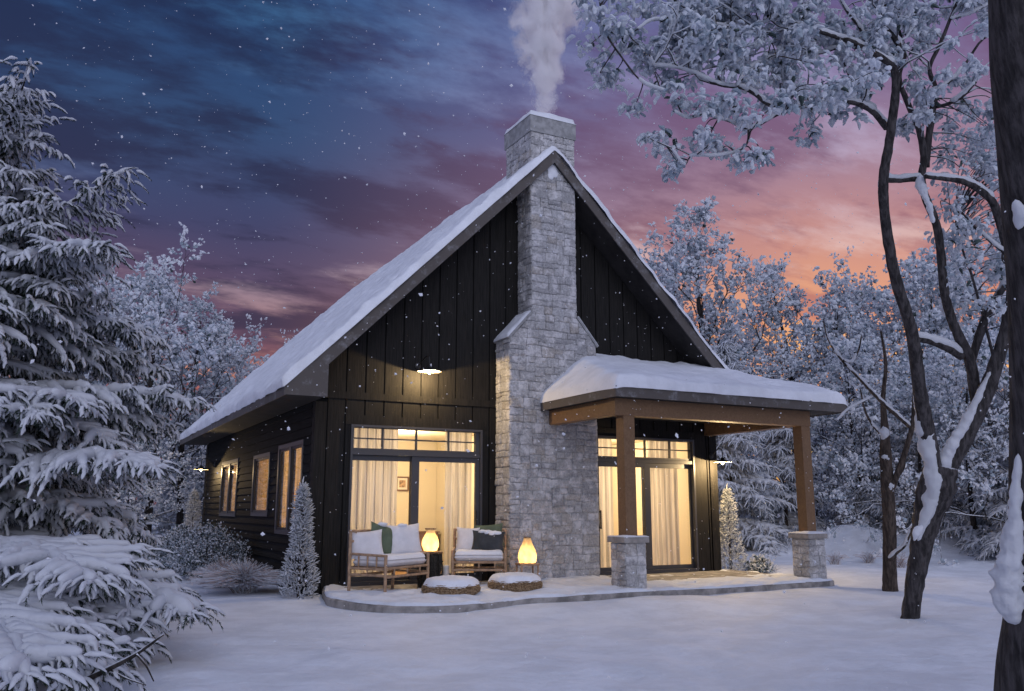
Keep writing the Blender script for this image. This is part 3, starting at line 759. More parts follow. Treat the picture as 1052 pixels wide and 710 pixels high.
# snow on the porch: u along the length, v up the slope; the hips are folded in
nu, nv = 150, 56
u = np.linspace(0, 1, nu)[:, None]; v = np.linspace(0, 1, nv)[None]
hx, hv = .20, 1.0
Pq = np.zeros((nu, nv, 3))
for i, uu_ in enumerate(u[:, 0]):
    for j, vv_ in enumerate(v[0]):
        xe = PX0-.035+uu_*(PX1-PX0+.07); ye = PY-.045+vv_*(-.03-PY+.045)
        tf = (ye-PY)/(-.03-PY)                      # front slope height
        tl = (xe-PX0)/(TL-PX0); trr = (PX1-xe)/(PX1-TR)
        hgt = min(tf, tl, trr); k_ = .06
        sm = -k_*math.log(math.exp(-tf/k_)+math.exp(-tl/k_)+math.exp(-trr/k_))
        Pq[i, j] = (xe, ye, PZ1+.004+(TZ-PZ1)*min(hgt, max(sm, -.05)))
ed_ = np.minimum(np.minimum(u*5.16, (1-u)*5.16), v*2.9)/.16+0*v
Nq = np.zeros_like(Pq)+nrm((0, -.28, 1))
ragp = fbm(np.c_[u[:, 0]*16, 0*u[:, 0], 0*u[:, 0]], 17, 4)*.04
for j in (0, 1, 2): Pq[:, j, 1] += ragp*(1-j*.3)
snow_sheet('porch_snow', Pq, Nq, .17, ed_, pr, 41, .07, .035, flip=False)
mb = MB(); mb.box(4.08, 8.36, -2.70, -2.49, 2.70, 2.972); mb.build('porch_beam', 'timber', house)
mb = MB(); mb.box(4.10, 4.28, -2.488, -CD-.035, 2.715, 2.972); mb.build('porch_beam', 'timber', house)
mb = MB(); mb.box(8.15, 8.345, -2.488, -.024, 2.715, 2.972); mb.build('porch_beam', 'timber', house)
for pxx in (4.354, 8.244):
    mb = MB(); q = .105; mb.box(pxx-q, pxx+q, -2.583-q, -2.583+q, .80, 2.699); mb.build('porch_post', 'timber', house)
    pi = bpy.data.objects.new('stone_pier', None); COL.objects.link(pi); pi.parent = house
    mb = MB(); q = .185; mb.box(pxx-q, pxx+q, -2.583-q, -2.583+q, -.06, .71, 1)
    q = .195; k_ = int(pxx*10); kw = dict(big=(.30, .20), small=(.12, .08), relief=(.004, .018), gap=.006)
    stone_face(mb, (pxx, -2.583-q, 0), (1,0,0), (0,0,1), (0,-1,0), [(-q, -.06), (q, -.06), (q, .71), (-q, .71)], k_, **kw)
    stone_face(mb, (pxx-q, -2.583, 0), (0,-1,0), (0,0,1), (-1,0,0), [(-q, -.06), (q, -.06), (q, .71), (-q, .71)], k_+1, **kw)
    stone_face(mb, (pxx+q, -2.583, 0), (0,1,0), (0,0,1), (1,0,0), [(-q, -.06), (q, -.06), (q, .71), (-q, .71)], k_+2, **kw)
    stone_face(mb, (pxx, -2.583+q, 0), (-1,0,0), (0,0,1), (0,1,0), [(-q, -.06), (q, -.06), (q, .71), (-q, .71)], k_+3, **kw)
    mb.build('pier_stone', ['stone', 'mortar'], pi)
    mb = MB(); q = .235; mb.box(pxx-q, pxx+q, -2.583-q, -2.583+q, .712, .80); cp = mb.build('pier_cap', 'pier_cap', pi)
    uu, vv = np.meshgrid(np.linspace(-q, q, 18), np.linspace(-q, q, 18), indexing='ij')
    P2 = np.stack([pxx+uu, -2.583+vv, np.full_like(uu, .802)], -1)
    snow_sheet('cap_snow', P2, np.broadcast_to(np.array([0, 0, 1.]), P2.shape), .030, np.minimum(q-np.abs(uu), q-np.abs(vv))/.1, cp, k_, .05, .03)

# ------------------------------------------------------------------ inside the house
def point(name, loc, watts, col, r=.12):
    l = bpy.data.lights.new(name, 'POINT'); o = bpy.data.objects.new(name, l); COL.objects.link(o)
    l.energy = watts; l.color = col; l.shadow_soft_size = r; o.location = loc; return o
WARM = (1.0, .765, .46)
point('room_lamp', (2.3, 2.4, 2.2), 210, WARM, .25); point('room_lamp', (6.6, 2.3, 2.2), 230, WARM, .25); point('room_lamp', (2.2, 7.6, 2.3), 170, WARM, .25)
def curtain(label, a, b, plane, axis, z0, z1, seed, amp=.045, pitch=.145, mt='curtain'):
    """hanging pleated cloth between a and b along X (axis 0) or Y (axis 1)"""
    n = int((b-a)/.012); q = np.linspace(a, b, n); zz = np.linspace(z0, z1, 12)
    ph = q/pitch*2*np.pi+1.6*fbm(np.c_[q*1.7, 0*q, 0*q], seed, 2)
    P = np.zeros((n, 12, 3)); off = amp*(np.sin(ph)+.35*np.sin(2*ph+1))
    for j, z in enumerate(zz):
        k_ = .75+.25*(z1-z)/(z1-z0)
        d_ = plane+off*k_
        P[:, j, axis] = q; P[:, j, 1-axis] = d_; P[:, j, 2] = z
    mb = MB(); mb.grid(P); o = mb.build('curtain', mt, smooth=True)
    return tag(o, label, 'curtain', 'pleated curtains behind the lit glass')
curtain('wide pale curtain at the left end of the patio door behind the bamboo loveseat', .64, 1.56, .34, 0, .02, 2.66, 1)
curtain('pale curtain beside the chimney in the patio door behind the bamboo armchair', 2.46, 3.00, .34, 0, .02, 2.66, 2)
curtain('pale curtain between the chimney and the first porch post', 5.40, 6.06, .34, 0, .02, 2.66, 3)
curtain('broad pleated curtain at the right end of the porch patio door', 6.93, 7.72, .34, 0, .02, 2.66, 4)
curtain('amber curtain behind the double window nearest the front corner', .70, 2.36, .075, 1, .86, 2.31, 5, .018, .12, 'amber_curtain')
curtain('amber curtain behind the single narrow side window', 3.23, 4.62, .075, 1, 1.16, 2.24, 6, .018, .12, 'amber_curtain')
curtain('amber curtain behind the double side window farthest back', 6.53, 8.47, .075, 1, 1.13, 2.28, 7, .018, .12, 'amber_curtain')
def picture(loc, w_, h_, label, mt='paper'):
    p = thing('wall_picture', loc, label, 'picture')
    mb = MB(); q = .03
    mb.box(-w_/2, w_/2, -.03, 0, -h_/2, -h_/2+q); mb.box(-w_/2, w_/2, -.03, 0, h_/2-q, h_/2); mb.box(-w_/2, -w_/2+q, -.0295, 0, -h_/2+q, h_/2-q); mb.box(w_/2-q, w_/2, -.0295, 0, -h_/2+q, h_/2-q)
    mb.build('picture_frame', 'furn_wood', p)
    mb = MB(); mb.box(-w_/2+q, w_/2-q, -.012, -.001, -h_/2+q, h_/2-q); mb.build('mount', 'paper', p)
    mb = MB(); mb.box(-w_/4, w_/4, -.016, -.0125, -h_/4, h_/4); mb.build('print', mt, p)
    return p
picture((3.26, 4.58, 1.78), .30, .32, 'small dark-framed square picture on the wall seen through the left patio door', 'print')
p = picture((0, 0, 0), .95, 1.1, 'large brown picture on the far wall behind the porch patio door', 'print'); p.location = (8.15, 4.58, 1.75)
# kitchen dresser seen between the curtains of the porch door
d = thing('dresser', (7.9, 4.1, -.02), 'wooden dresser with open shelves and jars glimpsed between the porch door curtains', 'dresser')
mb = MB(); mb.box(-.8, .8, 0, .45, 0, .86); mb.box(-.84, .84, -.03, .46, .861, .90)
for xk in (-.4, .4): mb.box(xk-.37, xk+.37, -.015, -.001, .1, .8)
mb.build('base_cabinet', 'furn_wood', d)
mb = MB()
for z_ in (1.25, 1.6): mb.box(-.8, .8, .25, .45, z_, z_+.03)
mb.box(-.83, -.801, .25, .45, .901, 1.9); mb.box(.801, .83, .25, .45, .901, 1.9); mb.build('shelf', 'furn_wood', d)
for k_, xk in enumerate((-.6, -.3, .05, .4)):
    mb = MB(); mb.lathe([(0, 0), (.06, 0), (.075, .08), (.07, .16), (.03, .2), (0, .2)], (0, 0, 0), 14)
    tag(mb.build('storage_jar', 'paper' if k_ % 2 else 'dark_leaf', smooth=True, origin=(0, 0, 0)), ['pale jar', 'dark jar', 'squat pale jar', 'round dark jar'][0 if k_ % 2 else 1]+' standing on the dresser top inside the porch door', 'jar', 'jars on the dresser').location = (7.9+xk, 4.3, .885)
# a low cabinet in the left room
s_ = thing('sideboard', (2.9, 4.2, -.02), 'low wooden sideboard under the small picture in the left room', 'sideboard')
mb = MB(); mb.box(-.75, 1.1, 0, .38, .1, .72); mb.build('carcass', 'furn_wood', s_)
mb = MB(); mb.box(-.78, 1.13, -.02, .385, .721, .75); mb.build('top', 'furn_wood', s_)
for xk in (-.7, 1.0):
    mb = MB(); mb.box(xk, xk+.06, .03, .35, 0, .099); mb.build('leg', 'furn_wood', s_)

# ------------------------------------------------------------------ lamps on the walls
def barn_lamp(loc, label, side, watts, rz=0., r=.21):
    """gooseneck lamp: loc is the wall plate; the dish hangs .35 m out, along -Y before turning"""
    L_ = thing('wall_lamp', loc, label, 'wall lamp', 'gooseneck lamps on the house walls', rz)
    mb = MB(); a = np.arange(20)/20*2*np.pi
    mb.lathe([(0, 0), (.055, 0), (.055, .018), (.03, .03), (0, .03)], seg=18)
    V = mb.v[0].copy(); mb.v[0] = np.stack([V[:, 0], -V[:, 2], V[:, 1]], 1); mb.build('wall_plate', 'black_metal', L_, smooth=False)
    mb = MB(); mb.tube(smooth_path([(0, -.02, 0), (side*.02, -.10, .05), (side*.05, -.22, .13), (side*.07, -.33, .12), (side*.07, -.35, .02), (side*.07, -.35, -.06)], 6), .010, 8); mb.build('arm', 'black_metal', L_, smooth=True)
    cx = side*.07
    mb = MB(); z0 = -.135
    mb.lathe([(.018, z0+.09), (.035, z0+.08), (.045, z0+.045), (.09, z0+.035), (r, z0), (r+.006, z0-.006), (r-.004, z0-.008)], (cx, -.35, 0), 36); sh = mb.build('lamp_shade', 'black_metal', L_, smooth=True)
    mb = MB(); mb.lathe([(.0, z0+.040), (.04, z0+.040), (.088, z0+.030), (r-.004, z0-.006)], (cx, -.35, 0), 36); mb.build('shade_lining', 'shade_in', sh, smooth=True)
    mb = MB(); mb.blob((cx, -.35, z0-.012), (.028, .028, .040), 0, 1, 12, 8, 0); mb.build('bulb', 'bulb', L_, smooth=True)
    p = point('lamp_light', (cx, -.35, z0-.064), watts, (1, .70, .34), .012); p.parent = L_
    return L_
barn_lamp((1.78, -.001, 3.70), 'black dish lamp on the gable wall above the left patio door', 1, 95)
barn_lamp((8.31, -.015, 2.30), 'black dish lamp on the front wall corner under the porch', 0, 200, r=.19)
barn_lamp((-.026, 9.55, 2.36), 'black dish lamp on the dark side wall near its back corner', 0, 70, rz=-math.pi/2, r=.19)

# ------------------------------------------------------------------ furniture on the terrace
def T3(o, ang):                       # local frame -> world points
    c, s_ = math.cos(ang), math.sin(ang); return lambda p: np.array([o[0]+c*p[0]-s_*p[1], o[1]+s_*p[0]+c*p[1], o[2]+p[2]])
def pole(mb, a, b, r=.02, knots=True, rng=random.Random(2)):
    a, b = np.array(a, float), np.array(b, float); n = max(3, int(np.linalg.norm(b-a)/.05)); t_ = np.linspace(0, 1, n)
    k_ = np.array([r*(1.14 if (i % 4 == 2 and knots) else 1.0) for i in range(n)])
    mb.tube(a+(b-a)*t_[:, None], k_, 9)
def pillow(name, c, w_, h_, th, tilt, yaw, roll, mt, label, snow=None, group=None):
    """square cushion standing on its edge: c = centre of its lower edge"""
    n = 19; u, v = np.meshgrid(np.linspace(-1, 1, n), np.linspace(-1, 1, n), indexing='ij')
    pin = 1-.10*(1-np.abs(u)**2)*np.abs(v)**3; pin2 = 1-.10*(1-np.abs(v)**2)*np.abs(u)**3
    prof = np.clip((1-np.abs(u)**2.4)*(1-np.abs(v)**2.4), 0, 1)**.55
    R_ = Matrix.Rotation(yaw, 3, 'Z') @ Matrix.Rotation(tilt, 3, 'X') @ Matrix.Rotation(roll, 3, 'Y')
    R_ = np.array(R_)
    mb = MB()
    for sg in (1, -1):
        wr = .010*fbm(np.stack([u*2.5+sg, v*2.5, 0*u+len(label)], -1).reshape(-1, 3), 3, 3).reshape(u.shape)*prof
        P = np.stack([u*w_/2*pin2, -sg*(prof*th/2+wr), v*h_/2*pin+h_/2], -1)
        mb.grid((P.reshape(-1, 3)@R_.T+np.asarray(c)).reshape(n, n, 3), flip=sg < 0)
    o = mb.build(name, mt, smooth=True, origin=c); tag(o, label, 'cushion', group or 'cushions on the bamboo seats')
    if snow:
        mb = MB()
        for k_, (a, b, r_) in enumerate(snow):
            P = np.array([a*w_/2, -th*.10, b*h_/2+h_/2])@R_.T
            mb.blob(P, (r_*1.7, .055, r_*.8), 0, k_+3, 12, 8, .4)
        mb.build('snow_dusting', 'snow', o, smooth=True)
    return o
def seat(name, o, ang, width, depth, back, label, cat):
    """bamboo frame: local +x along the seat, +y towards the back; o = front left foot"""
    f = T3((0, 0, 0), 0); S = thing(name, o, label, cat, rz=ang)
    arm = .56
    posts = [(0, 0, arm), (width, 0, arm), (0, depth, back), (width, depth, back)]
    for x, y, h_ in posts:
        mb = MB(); pole(mb, (x, y, -.005), (x, y, h_), .024); mb.build('leg', 'bamboo', S, smooth=True)
    for x in (0, width):
        mb = MB()
        for z_ in (arm-.01, .36, .27): pole(mb, (x, -.02, z_), (x, depth+.02, z_+ (0.02 if z_ > .5 else 0)), .019)
        for k_ in (.25, .5, .75): pole(mb, (x, depth*k_, .37), (x, depth*k_, arm-.02), .013)
        for k_ in (.5,): pole(mb, (x, depth*k_, .28), (x, depth*k_, .35), .012)
        mb.build('armrest', 'bamboo', S, smooth=True)
    mb = MB()
    for z_ in (.37, .25): pole(mb, (-.02, 0, z_), (width+.02, 0, z_), .019)
    for k_ in np.linspace(.2, .8, 3): pole(mb, (width*k_, 0, .26), (width*k_, 0, .36), .012)
    mb.build('front_rail', 'bamboo', S, smooth=True)
    mb = MB()
    for z_ in (back-.02, back-.17, .37, .25): pole(mb, (-.02, depth, z_), (width+.02, depth, z_), .019)
    for k_ in np.linspace(.12, .88, 7): pole(mb, (width*k_, depth, .38), (width*k_, depth, back-.03), .012)
    mb.build('backrest', 'bamboo', S, smooth=True)
    mb = MB(); n = 6
    for k_ in range(n): pole(mb, (width*(k_+.5)/n, .02, .37), (width*(k_+.5)/n, depth-.02, .37), .012)
    mb.build('seat_slats', 'bamboo', S, smooth=True)
    # seat cushion: soft edged pad
    uu, vv = np.meshgrid(np.linspace(0, 1, 34), np.linspace(0, 1, 24), indexing='ij')
    x = .03+uu*(width-.06); y = .005+vv*(depth-.04)
    ed = np.minimum(np.minimum(x-.03, width-.03-x), np.minimum(y-.005, depth-.035-y))/.05
    rnd_ = np.sqrt(np.clip(1-(1-np.clip(ed, 0, 1))**2, 0, 1))
    mb = MB(); mb.grid(np.stack([x, y, .455+.055*rnd_], -1)); mb.grid(np.stack([x, y, .445-.055*rnd_], -1), flip=True)
    i0 = [(a, b) for a in range(34) for b in (0, 23)]
    for row in (np.s_[:, 0], np.s_[:, -1], np.s_[0, :], np.s_[-1, :]):
        q = np.stack([x[row], y[row]], -1); mb.grid(np.stack([np.c_[q, np.full(len(q), .455)], np.c_[q, np.full(len(q), .445)]], 1))
    cu = mb.build('seat_cushion', 'linen_white', S, smooth=True)
    q = fbm(np.stack([x*3.5, y*3.5, 0*x+width*7], -1).reshape(-1, 3), 5, 4).reshape(x.shape)
    z = .512+np.minimum(.052*np.clip(ed*.9, 0, 1)**.6+.030*q-.008, ed*.3-.02)
    mb = MB(); mb.grid(np.stack([x, y, z], -1)); mb.build('seat_snow', 'snow', cu, smooth=True)
    return S
a_ = rad(90-58)
seat('loveseat', (.66, -1.727, .0), a_, 1.05, .68, .92, 'bamboo loveseat turned aside with white and green cushions and snow on its seat', 'loveseat')
f = T3((.66, -1.727, 0), a_)
pillow('cushion', f((.22, .52, .50)), .52, .42, .17, rad(-14), a_-rad(40), rad(-4), 'linen_white', 'white cushion leaning in the near arm of the loveseat')
pillow('cushion', f((.50, .50, .53)), .48, .48, .16, rad(-12), a_-rad(20), rad(14), 'linen_green', 'green cushion between two white ones on the loveseat', [(-.2, .95, .05)])
pillow('cushion', f((.86, .28, .515)), .56, .50, .19, rad(-16), a_-rad(34), rad(-3), 'linen_white', 'largest white cushion, at the far end of the loveseat', [(-.05, .86, .05)])
# armchair facing the camera
ca = -math.atan2(.45, .89)
c_ = np.array([2.52, -.99]); dv = np.array([.89, -.45])/np.hypot(.89, .45)
o_ = c_-dv*.43
seat('armchair', (o_[0], o_[1], .0), ca, .86, .64, .90, 'wide bamboo armchair with a charcoal cushion and snow on its seat', 'armchair')
f = T3((o_[0], o_[1], 0), ca)
pillow('cushion', f((.22, .44, .52)), .40, .42, .15, rad(-16), ca, rad(2), 'linen_white', 'white cushion at the left side of the armchair')
pillow('cushion', f((.60, .54, .60)), .50, .38, .14, rad(-10), ca-rad(6), rad(-5), 'linen_green', 'green cushion sticking up behind the charcoal one')
pillow('cushion', f((.56, .34, .52)), .56, .36, .16, rad(-18), ca-rad(4), rad(3), 'linen_dark', 'charcoal cushion topped with snow in the armchair', [(-.35, .86, .05), (.0, .82, .055), (.30, .74, .06), (.55, .78, .05)])

# round rattan poufs under snow
def pouf(loc, r, label, seed):
    S = thing('pouf', loc, label, 'pouf', 'rattan poufs in the snow')
    mb = MB(); n = 64
    prof = [(0, 0), (r*.84, 0)]
    for k_ in range(8):
        z = .012+k_*.019; b = r*(.88+.12*math.sin(math.pi*(k_+.8)/8.5))
        prof += [(b-.006, z-.006), (b+.008, z+.003), (b+.006, z+.010)]
    prof += [(r*.80, .168), (0, .172)]
    def tw(V):
        a = np.arctan2(V[:, 1], V[:, 0]); k_ = 1+.013*np.sin(a*34+np.floor(V[:, 2]/.019)*np.pi); V = V.copy(); V[:, 0] *= k_; V[:, 1] *= k_; return V
    mb.lathe(prof, (0, 0, 0), 136, jit=tw); body = mb.build('woven_body', 'rattan', S)
    nr, na = 22, 60; rr = np.linspace(0, 1, nr)[:, None]; aa = (np.arange(na+1) % na)[None]/na*2*np.pi
    pp = np.stack([np.cos(aa)*rr*3, np.sin(aa)*rr*3, 0*rr*aa+seed], -1).reshape(-1, 3)
    ragr = 1.0+.06*fbm(np.stack([np.cos(aa[0])*3, np.sin(aa[0])*3, 0*aa[0]+seed], -1), seed, 3)
    R_ = rr*r*ragr[None]*.955
    z = .172+.085*np.sqrt(np.clip(1-rr**3.2, 0, 1))+.022*fbm(pp*1.3, seed, 4).reshape(nr, na+1)*(1-rr**4)-.040*np.clip((rr-.86)/.14, 0, 1)*(1+1.1*fbm(np.stack([np.cos(aa)*5+0*rr, np.sin(aa)*5+0*rr, 0*rr*aa], -1).reshape(-1, 3), seed+2, 3).reshape(nr, na+1))
    mb = MB(); mb.grid(np.stack([R_*np.cos(aa), R_*np.sin(aa), z], -1)); mb.build('snow_cap', 'snow', S, smooth=True)
pouf((1.53, -2.12, .01), .425, 'low round rattan pouf in front of the loveseat, snow on top', 5)
pouf((2.66, -1.98, .01), .415, 'low round rattan pouf in front of the armchair, snow on top', 8)

# drum table of dark wicker, stool, and their glowing lanterns
TBL = (1.75, -.78)
S = thing('drum_table', (*TBL, 0), 'dark open wicker drum table behind the loveseat arm', 'side table')
mb = MB(); n = 26; rng = np.random.default_rng(3)
for k_ in range(n):
    a = k_/n*2*np.pi; b = a+rng.uniform(-.25, .25)
    mb.tube([(.185*math.cos(a), .185*math.sin(a), .0), (.205*math.cos((a+b)/2), .205*math.sin((a+b)/2), .26), (.185*math.cos(b), .185*math.sin(b), .525)], .008, 5)
for z_ in (.012, .14, .27, .40, .51):
    a = np.linspace(0, 2*np.pi, 33); r_ = .205 if .1 < z_ < .45 else .190
    mb.tube(np.c_[r_*np.cos(a), r_*np.sin(a), z_+.012*np.sin(a*5+z_*30)], .008, 5)
mb.build('woven_side', 'dark_wicker', S)
mb = MB(); mb.lathe([(0, .527), (.20, .527), (.205, .535), (.20, .552), (0, .552)], seg=30); mb.build('table_top', 'furn_wood', S)
mb = MB(); mb.lathe([(0, 0), (.17, 0), (.17, .50), (0, .50)], seg=24); mb.build('inner_drum', 'dark_wicker', S)
STL = (3.36, -1.10)
S = thing('stool', (*STL, 0), 'small square bamboo stool against the chimney stone', 'stool', rz=-.2)
for x in (-.14, .14):
    for y in (-.14, .14):
        mb = MB(); mb.tube([(x, y, -.005), (x, y, .16), (x, y, .31)], .016, 8); mb.build('leg', 'bamboo', S, smooth=True)
mb = MB(); mb.box(-.165, .165, -.165, .165, .311, .338)
mb.build('seat', 'bamboo', S)
mb = MB()
for y in (-.14, .14): mb.tube([(-.14, y, .10), (0, y, .10), (.14, y, .10)], .010, 6); mb.tube([(y, -.14, .12), (y, 0, .12), (y, .14, .12)], .010, 6)
mb.build('stretcher', 'bamboo', S, smooth=True)
def lantern(loc, prof, label):
    S = thing('lantern', loc, label, 'lantern', 'glowing lanterns on the terrace')
    mb = MB(); P = smooth_path(prof, 4); mb.lathe(P, seg=36, jit=lambda V: V*(1+.035*fbm(V*14, 4, 2)[:, None]*np.array([1, 1, 0]))); mb.build('lamp_shade', 'lantern', S, smooth=True)
    p_ = point('lantern_light', (0, 0, .10), 5.2, (1, .62, .24), .03); p_.parent = S
    mb = MB(); r = prof[-1][0]+.004; z = prof[-1][1]; mb.lathe([(r-.01, z-.012), (r, z-.010), (r, z+.008), (r-.012, z+.008), (r-.012, z-.012)], seg=30); mb.build('rim', 'rattan', S)
    mb = MB(); mb.lathe([(0, -.001), (prof[1][0]-.004, -.001), (prof[1][0]+.004, .012), (prof[1][0]-.012, .016), (0, .016)], seg=30); mb.build('base_ring', 'rattan', S)
    return S
lantern((*TBL, .553), [(0, .002), (.085, .005), (.125, .06), (.140, .13), (.125, .20), (.092, .26), (.074, .295), (.078, .34), (.088, .36)], 'glowing jar-shaped lantern with a wide neck on the drum table')
lantern((*STL, .339), [(0, .002), (.120, .004), (.148, .06), (.156, .12), (.144, .19), (.115, .26), (.082, .33), (.062, .39), (.060, .42)], 'glowing teardrop lantern on the stool beside the chimney')
mb = MB(); mb.lathe([(0, 0), (.052, 0), (.054, .01), (.054, .30), (.046, .32), (.012, .315), (0, .315)], seg=24)
o = mb.build('pillar_candle', 'candle', smooth=False); o.location = (2.10, -.62, .0)
tag(o, 'tall white pillar candle on the ground between the loveseat and the armchair', 'candle')

# ------------------------------------------------------------------ trees: templates
def frames(D, L, Wd, up=(0, 0, 1.)):
    """rotation-scale matrices: x axis along D (length L), z axis as near to up as it goes"""
    D = np.asarray(D, float); D = D/(np.linalg.norm(D, axis=1)[:, None]+1e-9)
    upv = np.broadcast_to(np.asarray(up, float), D.shape)
    y = np.cross(upv, D); ln = np.linalg.norm(y, axis=1)[:, None]; y = np.where(ln > 1e-3, y/(ln+1e-9), np.array([0, 1., 0])); z = np.cross(D, y)
    L = np.broadcast_to(L, (len(D),))[:, None]; Wd = np.broadcast_to(Wd, (len(D),))[:, None]
    return np.stack([D*L, y*Wd, z*Wd], -1)
def rot_rand(n, rng, s):
    q = rng.normal(size=(n, 4)); q /= np.linalg.norm(q, axis=1)[:, None]; w_, x, y, z = q.T
    R = np.stack([np.stack([1-2*(y*y+z*z), 2*(x*y-z*w_), 2*(x*z+y*w_)], -1), np.stack([2*(x*y+z*w_), 1-2*(x*x+z*z), 2*(y*z-x*w_)], -1), np.stack([2*(x*z-y*w_), 2*(y*z+x*w_), 1-2*(x*x+y*y)], -1)], 1)
    return R*np.asarray(s)[:, None, None] if np.ndim(s) == 1 else R*s
def finger(seed, nn, sides=6, rings=6, fat=1.0, bend=1.):
    """a spruce twig one unit long: needles round it (tris) and the snow lying on it (quads); widths in units of the width axis"""
    rng = np.random.default_rng(seed); nv = []
    for i in range(nn):
        x = rng.uniform(.0, 1.0); a = rng.uniform(-.35*np.pi, 1.35*np.pi)+np.pi; r = rng.uniform(.65, 1.15)*(1-.45*x)
        d = np.array([0, math.cos(a), math.sin(a)]); b = np.array([x, 0, 0])
        s_ = np.array([.02, -d[2]*.11, d[1]*.11]); nv += [b-s_, b+s_, b+d*r+np.array([rng.uniform(.08, .22), 0, 0])]
    nv = np.array(nv); nf = np.arange(len(nv)).reshape(-1, 3)
    xs = np.linspace(-.04, 1.04, rings); S = []
    wob = rng.uniform(-.22, .22, (rings, 2))
    for i, x in enumerate(xs):
        e_ = math.sin(math.pi*(i+.35)/(rings-.3))**.55
        r = fat*(.66-.24*x)*e_*rng.uniform(.72, 1.25)
        a = np.arange(sides)/sides*2*np.pi+rng.uniform(0, .4)
        S.append(np.stack([np.full(sides, x), wob[i, 0]+np.cos(a)*r*1.05, .30+wob[i, 1]*.5+np.sin(a)*r*np.where(np.sin(a) < 0, .5, .95)], 1))
    S = np.concatenate(S); F = np.array([(i*sides+j, i*sides+(j+1) % sides, (i+1)*sides+(j+1) % sides, (i+1)*sides+j) for i in range(rings-1) for j in range(sides)])
    for A in (nv, S): A[:, 2] -= 2.2*A[:, 0]**2*bend; A[:, 1] += rng.uniform(-1.6, 1.6)*A[:, 0]**2*bend
    return nv, nf, S, F
FING = [finger(i, 34, fat=1.18, bend=.7) for i in range(6)]
FINGB = [finger(20+i, 12, 5, 4) for i in range(4)]

class Twigs:
    def __init__(s): s.p = []; s.d = []; s.l = []; s.w = []
    def add(s, p, d, l, w_): s.p.append(p); s.d.append(d); s.l.append(l); s.w.append(w_)
    def emit(s, mb, tpl, rng, m_needle=0, m_snow=1, snow_share=1.0):
        P = np.array(s.p); D = np.array(s.d); L = np.array(s.l); Wd = np.array(s.w); k = rng.integers(0, len(tpl), len(P)); sn = rng.random(len(P)) < snow_share
        for i, (nv, nf, sv, sf) in enumerate(tpl):
            q = k == i; R = frames(D[q], L[q], Wd[q]); mb.scatter(nv, nf, R, P[q], m_needle)
            q = (k == i) & sn; R = frames(D[q], L[q], Wd[q]); mb.scatter(sv, sf, R, P[q], m_snow)
def bough(tw, mb, base, az, L, rise, droop, rng, fl, fw, step=.14, pad=0., m_wood=2, m_snow=1, hang=.5):
    h = np.array([math.cos(az), math.sin(az), 0]); s_ = np.array([-h[1], h[0], 0]); up = np.array([0, 0, 1.])
    ax = lambda t_: base+h*L*t_+up*L*(rise*t_-droop*t_*t_)+s_*L*.05*math.sin(3*t_+az)
    tt = np.linspace(0, 1, 9); pts = np.array([ax(q) for q in tt])
    mb.tube(pts, (.010+.012*L)*(1-.8*tt), 5, m_wood)
    if pad:
        n = max(6, int(L/.16)); tt = np.linspace(.06, 1, n); r = pad*(1.05-.45*tt)*rng.uniform(.6, 1.35, n)
        mb.lumpy(np.array([ax(q) for q in tt])+up*(r*.55)[:, None]+rng.uniform(-.02, .02, (n, 3)), r, m_snow, int(rng.integers(99)), 8, .5)
    n = max(5, int(L*.95/step))
    for i, t_ in enumerate(np.linspace(.08, 1, n)):
        p = ax(t_)
        for sd in (-1, 1):
            if rng.random() < .06: continue
            l2 = (L*.44*(1-t_)**.8+.10)*rng.uniform(.7, 1.2); A = rad(rng.uniform(28, 80)); z = -rng.uniform(-.12, .62)*hang*2
            d2 = h*math.cos(A)+s_*sd*math.sin(A); q0 = p+s_*sd*.01
            if pad > .04 and l2 > .25:
                t5 = np.linspace(0, .95, 5); mb.lumpy(q0+d2*(l2*t5)[:, None]+up*(z*l2*t5*t5*.6+fw*.75)[:, None], (fw*1.55)*rng.uniform(.7, 1.3)*(1.1-.5*t5), m_snow, int(rng.integers(99)), 6, .5)
            m_ = max(1, int(l2/(fl*.52)))
            for k_ in range(m_+1):
                ta = k_/max(1, m_); q = q0+d2*l2*ta+up*(z*l2*ta*ta*.6)
                if k_ == m_: tw.add(q, d2+up*(z*.9)+rng.normal(0, .15, 3), fl*rng.uniform(.8, 1.3), fw*rng.uniform(.85, 1.2)); continue
                tw.add(q, d2+up*z*ta+rng.normal(0, .08, 3), l2/m_*1.15, fw*rng.uniform(.9, 1.25))
                for sd3 in (-1, 1):
                    if rng.random() < .2: continue
                    pr_ = np.array([-d2[1], d2[0], 0])*sd3
                    tw.add(q, d2*.62+pr_*.62-up*rng.uniform(-.1, 1.3)*hang*2+rng.normal(0, .32, 3), fl*rng.uniform(.55, 1.15)*(1-.25*ta), fw*rng.uniform(.7, 1.1))
    tw.add(ax(.97), h*L+up*L*(rise-2*droop), fl*1.3, fw)

